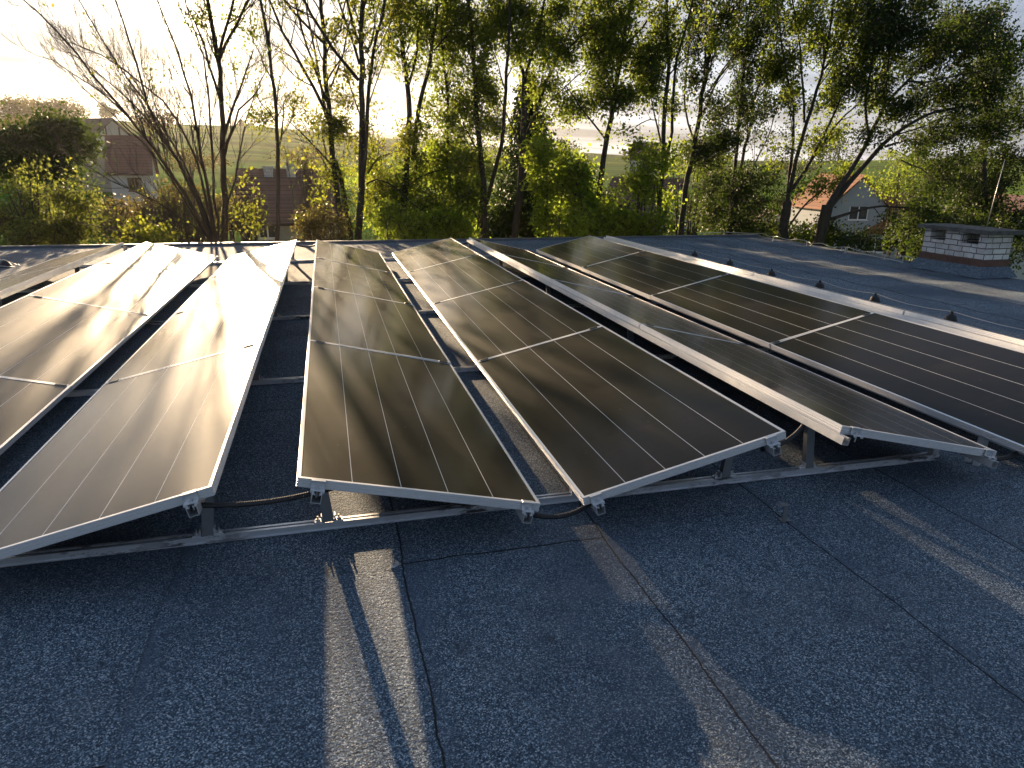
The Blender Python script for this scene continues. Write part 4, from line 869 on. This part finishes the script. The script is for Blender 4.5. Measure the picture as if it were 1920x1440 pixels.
# T12
t = Tree(12); Y = 18.0
t.limb([(1362, 780), (1364, 550), (1365, 432)], Y, .18, .15, FEW, t0=2)
for pix, r0 in (([(1365, 440), (1372, 380), (1380, 307), (1382, 257), (1385, 225), (1390, 162), (1400, 100), (1405, 40), (1408, -10)], .10), ([(1366, 440), (1380, 345), (1390, 300), (1407, 240), (1412, 200), (1427, 140), (1437, 80), (1445, -5)], .09), ([(1367, 430), (1385, 390), (1410, 378), (1450, 372), (1480, 380)], .05), ([(1372, 390), (1400, 330), (1430, 280), (1450, 230), (1465, 170)], .05), ([(1390, 200), (1375, 130), (1370, 70)], .03), ([(1376, 360), (1345, 300), (1330, 260)], .04)):
    t.limb(pix, Y, r0, .013, FEW, dy=t.r.normal(0, .8), t0=.3, every=.36, ext=(2.5 if pix[-1][1] <= 10 else 0))
for a in ((1400, 150, 45, 50, 50), (1400, 220, 45, 40, 50), (1440, 130, 40, 50, 40), (1440, 210, 40, 40, 40), (1400, 330, 45, 45, 60), (1340, 400, 50, 40, 90), (1390, 420, 50, 30, 90), (1430, 330, 35, 40, 40)): t.blob(*a[:4], Y, a[4], opt(nleaf=9, scat=.13))
t.high(1440, Y, 40)
t.finish('multi_stemmed_tree', M['bark_dark'], M['leaf_dark'], 'slender multi-stemmed tree between the fan-crowned tree and the orange roof', group=GRP, loc=at(1362, 780, Y))
# T13
t = Tree(13); Y = 17.0
t.limb([(1460, 780), (1464, 560), (1468, 430), (1476, 380)], Y, .24, .17, FEW, t0=2)
for pix, r0 in (([(1476, 385), (1481, 307), (1489, 257), (1492, 220), (1491, 175), (1477, 145), (1440, 128)], .09), ([(1480, 360), (1495, 282), (1512, 232), (1532, 175), (1545, 130), (1555, 60), (1565, 0)], .09), ([(1484, 355), (1500, 337), (1527, 290), (1547, 257), (1577, 218), (1600, 195), (1640, 180)], .08), ([(1472, 432), (1490, 400), (1515, 380), (1556, 342)], .06),
        ([(1508, 230), (1512, 200), (1500, 150), (1502, 87), (1490, 20)], .05), ([(1545, 130), (1575, 90), (1600, 40), (1610, 0)], .05), ([(1490, 200), (1470, 120), (1460, 50), (1455, 0)], .04), ([(1520, 300), (1560, 230), (1590, 140), (1640, 80)], .06)):
    t.limb(pix, Y, r0, .014, LEAFY, dy=t.r.normal(0, .8), t0=.4, every=.5, ext=(2.5 if pix[-1][1] <= 20 else 0))
for a in ((1500, 40, 60, 45, 110), (1540, 90, 55, 50, 90), (1480, 100, 40, 50, 50), (1580, 30, 60, 40, 110), (1550, 180, 50, 45, 80), (1600, 120, 55, 45, 90), (1520, 260, 50, 35, 50), (1460, 290, 40, 40, 40), (1470, 440, 50, 20, 50), (1510, 350, 35, 20, 14)): t.blob(*a[:4], Y, a[4], opt(nleaf=11, scat=.14))
t.high(1560, Y, 80)
t.finish('spreading_tree', M['bark_dark'], M['leaf_green'], 'spreading tree whose stems fan out in front of the orange roof', group=GRP, loc=at(1460, 780, Y))
# T14
t = Tree(14); Y = 15.8
t.limb([(1520, 790), (1527, 560), (1536, 430), (1552, 385)], Y, .27, .19, FEW, t0=2)
for pix, r0 in (([(1545, 400), (1565, 357), (1590, 325), (1615, 290), (1632, 255), (1647, 220), (1665, 187), (1702, 150), (1727, 125), (1777, 87), (1820, 40)], .12), ([(1552, 392), (1575, 365), (1600, 332), (1640, 287), (1665, 257), (1690, 235), (1750, 208), (1830, 195), (1880, 205)], .12),
        ([(1545, 415), (1580, 405), (1615, 392), (1635, 385), (1665, 386), (1705, 392), (1755, 390)], .07), ([(1660, 275), (1695, 265), (1712, 256), (1740, 259), (1756, 280)], .05), ([(1690, 300), (1720, 310), (1745, 330), (1757, 345)], .03), ([(1660, 195), (1660, 120), (1670, 60), (1690, 0)], .06), ([(1700, 152), (1740, 160), (1800, 140), (1860, 130)], .05), ([(1630, 260), (1620, 180), (1640, 100), (1650, 30)], .06)):
    t.limb(pix, Y, r0, .016, DENSE, dy=t.r.normal(0, .9), t0=.4, every=.6, ext=(2.0 if pix[-1][1] <= 20 else 0))
for a in ((1640, 60, 65, 60, 190), (1700, 60, 60, 60, 200), (1760, 90, 60, 50, 190), (1820, 70, 60, 55, 200), (1620, 150, 60, 45, 130), (1690, 200, 60, 40, 90), (1770, 170, 65, 45, 180), (1840, 160, 60, 50, 190), (1800, 240, 65, 40, 150), (1740, 260, 50, 30, 70), (1650, 20, 60, 40, 120), (1860, 250, 50, 50, 130), (1640, 240, 40, 30, 44), (1770, 320, 50, 40, 90), (1600, 450, 70, 28, 90), (1700, 420, 35, 40, 50), (1540, 420, 40, 20, 30), (1730, 0, 50, 25, 60)): t.blob(*a[:4], Y, a[4], opt(nleaf=13, scat=.15))
t.high(1720, Y, 60)
for a in ((1700, 130, 70, 50, 60), (1790, 30, 70, 40, 60)): t.blob(*a[:4], Y+1.2, a[4], opt(nleaf=12, scat=.15))
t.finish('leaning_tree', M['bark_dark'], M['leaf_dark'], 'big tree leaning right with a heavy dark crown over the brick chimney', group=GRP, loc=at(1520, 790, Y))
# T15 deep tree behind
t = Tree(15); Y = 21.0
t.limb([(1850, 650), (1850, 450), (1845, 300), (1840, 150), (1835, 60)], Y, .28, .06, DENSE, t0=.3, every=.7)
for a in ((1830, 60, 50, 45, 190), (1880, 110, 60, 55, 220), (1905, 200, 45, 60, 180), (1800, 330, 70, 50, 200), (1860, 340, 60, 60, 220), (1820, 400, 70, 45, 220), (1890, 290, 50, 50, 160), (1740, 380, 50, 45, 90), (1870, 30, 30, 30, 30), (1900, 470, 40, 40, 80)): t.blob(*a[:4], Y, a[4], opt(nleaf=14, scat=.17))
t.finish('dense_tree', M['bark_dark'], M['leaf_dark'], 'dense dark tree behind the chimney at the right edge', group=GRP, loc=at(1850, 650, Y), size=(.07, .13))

# spruce
def spruce(px, y_top, y_bot, Y, wpx, label, seed):
    t = Tree(seed); top = at(px, y_top, Y); bot = at(px, y_bot, Y); H = top[2]-bot[2]; mpp = H/(y_bot-y_top); r_ = t.r
    t.w.tube([np.array([bot[0], bot[1], gz(bot[0], bot[1])]), bot, top], [.22, .17, .02], 7, cap=False)
    z = 0.02
    while z < 1:
        Rr = wpx*mpp*(z**0.8)*(0.85+.3*r_.random())
        for k in range(7):
            a = 2*math.pi*(k+r_.random())/7; p = np.array([top[0], top[1], top[2]-z*H]); d = np.array([math.cos(a), math.sin(a), -0.12])
            pts = [p, p+d*Rr*.5, p+d*Rr+np.array([0, 0, .12*Rr])]; t.w.tube(pts, [.02, .012, .004], 3, cap=False)
            for q in range(2): t.spray(pts, opt(nleaf=26, scat=.07+.05*Rr))
        z += 0.035
    t.finish('spruce_tree', M['bark_dark'], M['needle'], label, 'tree', size=(.10, .2), loc=(bot[0], bot[1], gz(bot[0], bot[1])))
spruce(992, 140, 455, 23.0, 105, 'dark spruce standing among the broadleaf trees at the picture centre', 30)

# ---- bushes and young trees just beyond the roof
def bush(name, px, py, rx, ry, Y, n, leafm, label, seed, nleaf=12, size=(.07, .135), spikes=(), bark='bark', group='bushes and young trees behind the roof', cat='bush', scat=.13, ksub=7):
    t = Tree(seed); c = at(px, py, Y); g0 = np.array([c[0], c[1], gz(c[0], c[1])])
    mpp = (Y-CAM[1])/np.dot(ray(px, py), [0, 1, 0])/FPX
    for k in range(ksub):
        e = c+np.array([t.r.uniform(-.7, .7)*rx*mpp, t.r.uniform(-.5, .5)*rx*mpp, t.r.uniform(-.2, .7)*ry*mpp]); m_ = g0*0.45+e*0.55+t.r.normal(0, .15, 3)
        t.w.tube([g0+t.r.normal(0, .1, 3)*[1, 1, 0], m_, e], [.07, .045, .015], 5, cap=False)
    for q in range(11):
        a = t.r.uniform(-.9, .9); b = t.r.uniform(-.85, .7); f = t.r.uniform(.18, .5); t.blob(px+a*rx, py+b*ry, rx*f, ry*f*1.1, Y+t.r.normal(0, .6), int(n*f*.24), opt(nleaf=nleaf, scat=scat))
    t.blob(px, py+.15*ry, rx*.9, ry*.8, Y, n//5, opt(nleaf=nleaf, scat=scat*1.5))
    for (x, y) in spikes:
        e = at(x, y, Y); m_ = at(x*0.6+px*.4, py, Y); t.w.tube([m_, (m_+e)/2, e], [.02, .014, .004], 4, cap=False); t.spray([(m_*.6+e*.4), (m_*.25+e*.75), e], opt(nleaf=34, scat=.12)); t.spray([(m_*.3+e*.7), e], opt(nleaf=16, scat=.07))
    return t.finish(name, M[bark], M[leafm], label, cat, group, size=size, loc=tuple(g0))
bush('elder_bush', 80, 410, 110, 66, 17.0, 560, 'leaf_olive', 'big sunlit green bush at the left edge behind the roof', 40, spikes=((68, 288), (52, 300), (90, 300), (130, 308), (28, 312), (25, 330), (10, 350), (150, 330), (180, 350), (195, 375), (205, 410)), size=(.05, .10))
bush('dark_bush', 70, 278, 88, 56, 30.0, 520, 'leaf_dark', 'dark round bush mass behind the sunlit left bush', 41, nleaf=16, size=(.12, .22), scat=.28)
bush('brown_bush', 330, 400, 95, 70, 22.0, 300, 'leaf_hedge', 'brownish thicket behind the trunk of the bare leaning tree', 42, nleaf=12, size=(.06, .12), scat=.2, ksub=26)
bush('yellow_bush', 280, 448, 45, 22, 15.6, 90, 'leaf_yellow', 'low yellow-green bush peeping over the roof behind the far panels', 43)
bush('grey_bush', 595, 435, 45, 40, 17.0, 170, 'leaf_hedge', 'grey-brown glittering bush right of the brown roof', 44, size=(.04, .08))
bush('willow_bush', 790, 430, 110, 45, 16.0, 520, 'leaf_bright', 'wide feathery green bush over the roof edge left of centre', 45, nleaf=14, size=(.05, .12))
bush('young_maple', 1060, 345, 62, 95, 15.6, 520, 'leaf_bright', 'bright green maple glowing in the backlight at centre', 46, cat='tree', nleaf=12, size=(.07, .13), spikes=((1010, 300),))
bush('young_maple', 1090, 425, 90, 40, 15.4, 330, 'leaf_bright', 'low bright green maple boughs touching the roof edge below the glowing maple', 47, cat='tree', nleaf=12, size=(.07, .13))
bush('young_maple', 1215, 330, 35, 60, 15.8, 150, 'leaf_bright', 'small green maple between the broad leafy tree and the dark bare trunk', 48, cat='tree', size=(.07, .12))
bush('young_maple', 1205, 425, 55, 32, 15.2, 170, 'leaf_bright', 'low green maple bush at the foot of the dark bare trunk', 49, cat='tree', size=(.06, .12))
bush('green_bush', 1400, 400, 85, 55, 19.5, 300, 'leaf_dark', 'green bush behind the multi-stemmed tree', 50)
bush('green_bush', 860, 345, 70, 70, 20.0, 330, 'leaf_bright', 'sunlit green bush behind the fork left of the spruce', 51)
bush('green_bush', 730, 365, 60, 60, 20.5, 200, 'leaf_bright', 'yellow-green thicket between the twin stems and the V trunk', 52)
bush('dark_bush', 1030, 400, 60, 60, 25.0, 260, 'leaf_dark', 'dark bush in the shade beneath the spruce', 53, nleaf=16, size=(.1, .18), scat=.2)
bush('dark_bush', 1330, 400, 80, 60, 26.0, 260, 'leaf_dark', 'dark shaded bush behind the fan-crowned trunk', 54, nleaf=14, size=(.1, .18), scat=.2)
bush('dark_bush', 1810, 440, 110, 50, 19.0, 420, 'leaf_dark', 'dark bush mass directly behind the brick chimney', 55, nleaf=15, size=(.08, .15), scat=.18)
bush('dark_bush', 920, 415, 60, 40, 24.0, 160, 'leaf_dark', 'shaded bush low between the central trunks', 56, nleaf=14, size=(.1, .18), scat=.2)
bush('green_bush', 1530, 455, 50, 22, 17.5, 110, 'leaf_green', 'leafy bush in front of the grey gabled house', 57)
bush('green_bush', 1300, 300, 60, 30, 24.0, 130, 'leaf_green', 'rounded green bush behind the fan-crowned tree at skyline height', 58, scat=.2, size=(.08, .15))
bush('garden_bush', 1690, 335, 60, 30, 34.0, 120, 'leaf_green', 'green garden bush right of the orange roof', 59, size=(.12, .2), scat=.25)

# ---- trees and hedges farther out on the slopes
def far_tree(px, py, rx, ry, D, n, leafm, label, seed, name='field_tree', size=(.3, .6), group='far trees and hedges on the slopes', cat='tree'):
    t = Tree(seed); c = atd(px, py, D); g0 = np.array([c[0], c[1], gz(c[0], c[1])]); mpp = D/FPX*1.05
    t.w.tube([g0-[0, 0, .5], c], [.25, .1], 5, cap=False)
    R3 = np.array([rx*mpp, rx*mpp*.8, ry*mpp]); cc = t.r.normal(0, 1, (max(6, n//60), 3)); cc /= np.linalg.norm(cc, axis=1)[:, None]; cc *= (t.r.random(len(cc))**.35)[:, None]*.8
    g = cc[t.r.integers(len(cc), size=n)]+t.r.normal(0, .17, (n, 3)); P = c+g*R3; P[:, 2] = np.maximum(P[:, 2], g0[2]+.1); t.leafP.append(P)
    t.finish(name, M['bark_dark'], M[leafm], label, cat, group, size=size, loc=tuple(g0))
FAR = [(20, 215, 45, 30, 190, 3200, 'leaf_hedge', 'brown-green tree at the left end of the skyline hedge'), (75, 215, 40, 22, 210, 2600, 'leaf_hedge', 'russet tree in the middle of the left skyline hedge'), (125, 208, 32, 20, 215, 2200, 'leaf_hedge', 'rounded tree at the right end of the left skyline hedge'),
       (199, 208, 18, 9, 330, 900, 'leaf_dark', 'lone dark rounded tree on the left skyline'), (455, 232, 14, 6, 400, 300, 'leaf_dark', 'tiny bush on the skyline beside the forked tree'), (40, 245, 50, 18, 120, 2000, 'leaf_hedge', 'olive hedge trees above the dark left bush'),
       (290, 225, 34, 14, 200, 1300, 'leaf_hedge', 'low brown bush on the field behind the bare tree'), (355, 300, 60, 22, 75, 1500, 'leaf_hedge', 'scrubby hedge below the meadow right of the red roof'), (580, 300, 60, 25, 90, 1700, 'leaf_hedge', 'leafless-looking brown tree on the meadow above the brown roof'),
       (460, 345, 40, 18, 60, 1200, 'leaf_hedge', 'brown scrub left of the broad brown roof'), (640, 262, 50, 7, 330, 900, 'leaf_dark', 'thin dark hedge line on the central hill'), (700, 270, 60, 9, 300, 1100, 'leaf_dark', 'darker hedge on the hill behind the twin stems'),
       (880, 285, 60, 14, 220, 1400, 'leaf_dark', 'dark hedge on the skyline left of the spruce'), (1040, 275, 50, 16, 170, 1500, 'leaf_dark', 'dark hedge on the skyline right of the spruce'), (1500, 310, 60, 12, 200, 1400, 'leaf_dark', 'hedge line above the orange roof'),
       (1575, 275, 45, 32, 150, 2200, 'leaf_dark', 'large round tree on the field above the orange roof'), (1725, 268, 16, 22, 170, 700, 'leaf_dark', 'narrow dark tree on the skyline above the chimney side'), (1330, 320, 60, 18, 140, 1300, 'leaf_dark', 'dark hedge behind the fan-crowned tree'),
       (1690, 300, 40, 16, 160, 1100, 'leaf_green', 'green hedge on the field left of the narrow dark tree'), (640, 330, 60, 22, 60, 1300, 'leaf_bright', 'sunlit green shrubs right of the pale chimneys'), (60, 330, 120, 30, 45, 2000, 'leaf_dark', 'shaded garden trees behind the big left bush'),
       (1780, 310, 60, 26, 120, 1500, 'leaf_dark', 'shaded trees on the slope behind the leaning tree crown'), (430, 400, 60, 30, 40, 1500, 'leaf_hedge', 'brown undergrowth between bare tree and brown roof'), (1000, 330, 70, 30, 90, 1600, 'leaf_dark', 'dark trees down the slope behind the central trunks'),
       (240, 400, 60, 30, 40, 1300, 'leaf_hedge', 'brown scrub below the white house'), (1130, 380, 60, 50, 45, 1700, 'leaf_dark', 'dark green garden tree left of the hidden white house'), (1500, 440, 60, 22, 45, 900, 'leaf_dark', 'dark shrubs by the outbuilding'), (1700, 440, 40, 40, 40, 1300, 'leaf_dark', 'dark garden tree by the low orange wing')]
for i, (px, py, rx, ry, D, n, lm_, lab) in enumerate(FAR):
    s_ = D/FPX; far_tree(px, py, rx, ry, D, n, lm_, lab, 100+i, size=(max(.12, 2.0*s_), max(.22, 4.2*s_)))
# bare brushwood behind the roof, left
def bare_shrub(px, py_top, Y, n, wpx, label, seed, hpx=150):
    t = Tree(seed); base = at(px, 460, Y); g0 = np.array([base[0], base[1], gz(base[0], base[1])])
    for i in range(n):
        x1 = px+t.r.uniform(-1, 1)*wpx; y1 = py_top+t.r.uniform(0, .6)*hpx; e = at(x1, y1, Y+t.r.uniform(-1, 1)); m_ = at(px+(x1-px)*.35, 450, Y)
        pts = [g0+t.r.normal(0, .15, 3)*[1, 1, 0], m_, (m_+e)/2+t.r.normal(0, .1, 3), e]; t.w.tube(pts, [.06, .035, .018, .006], 5, cap=False)
        for q in np.linspace(.15, .95, 9):
            a = m_*(1-q)+e*q; t.branch(a, t.turn((e-m_)/np.linalg.norm(e-m_), .6), .8*(1.2-q), .010, 1, opt(leafy=.03, nleaf=3, kids=5, wander=.16))
    t.finish('bare_shrub', M['bark_grey'], M['leaf_yellow'], label, 'shrub', 'bare shrubs behind the roof', loc=tuple(g0))
bare_shrub(350, 330, 19.5, 26, 95, 'tangle of bare grey-brown branches behind the bare leaning tree', 70)
bare_shrub(270, 400, 18.0, 14, 90, 'low bare brushwood in front of the white house', 71, hpx=60)
bare_shrub(575, 262, 24.0, 16, 50, 'small bare tree against the meadow above the brown roof', 72)
bare_shrub(470, 330, 21.0, 10, 50, 'thin bare shrub left of the brown roof', 73)
# thin haze, also added to stand in for lens glare round the sun
hb = MB(); hb.box((-760, -760, -9.5), (760, 760, 62)); 
hm = bpy.data.materials.new('veil_haze'); hm.use_nodes = True; ht = hm.node_tree; ht.nodes.clear()
ho = ht.nodes.new('ShaderNodeOutputMaterial'); hv = ht.nodes.new('ShaderNodeVolumePrincipled'); ht.links.new(hv.outputs[0], ho.inputs['Volume'])
hv.inputs['Color'].default_value = (0.95, 0.93, 0.90, 1); hv.inputs['Density'].default_value = 0.00013; hv.inputs['Anisotropy'].default_value = 0.58
o = hb.build('haze', hm); tag(o, kind='stuff')
print('leaves', NLEAF)
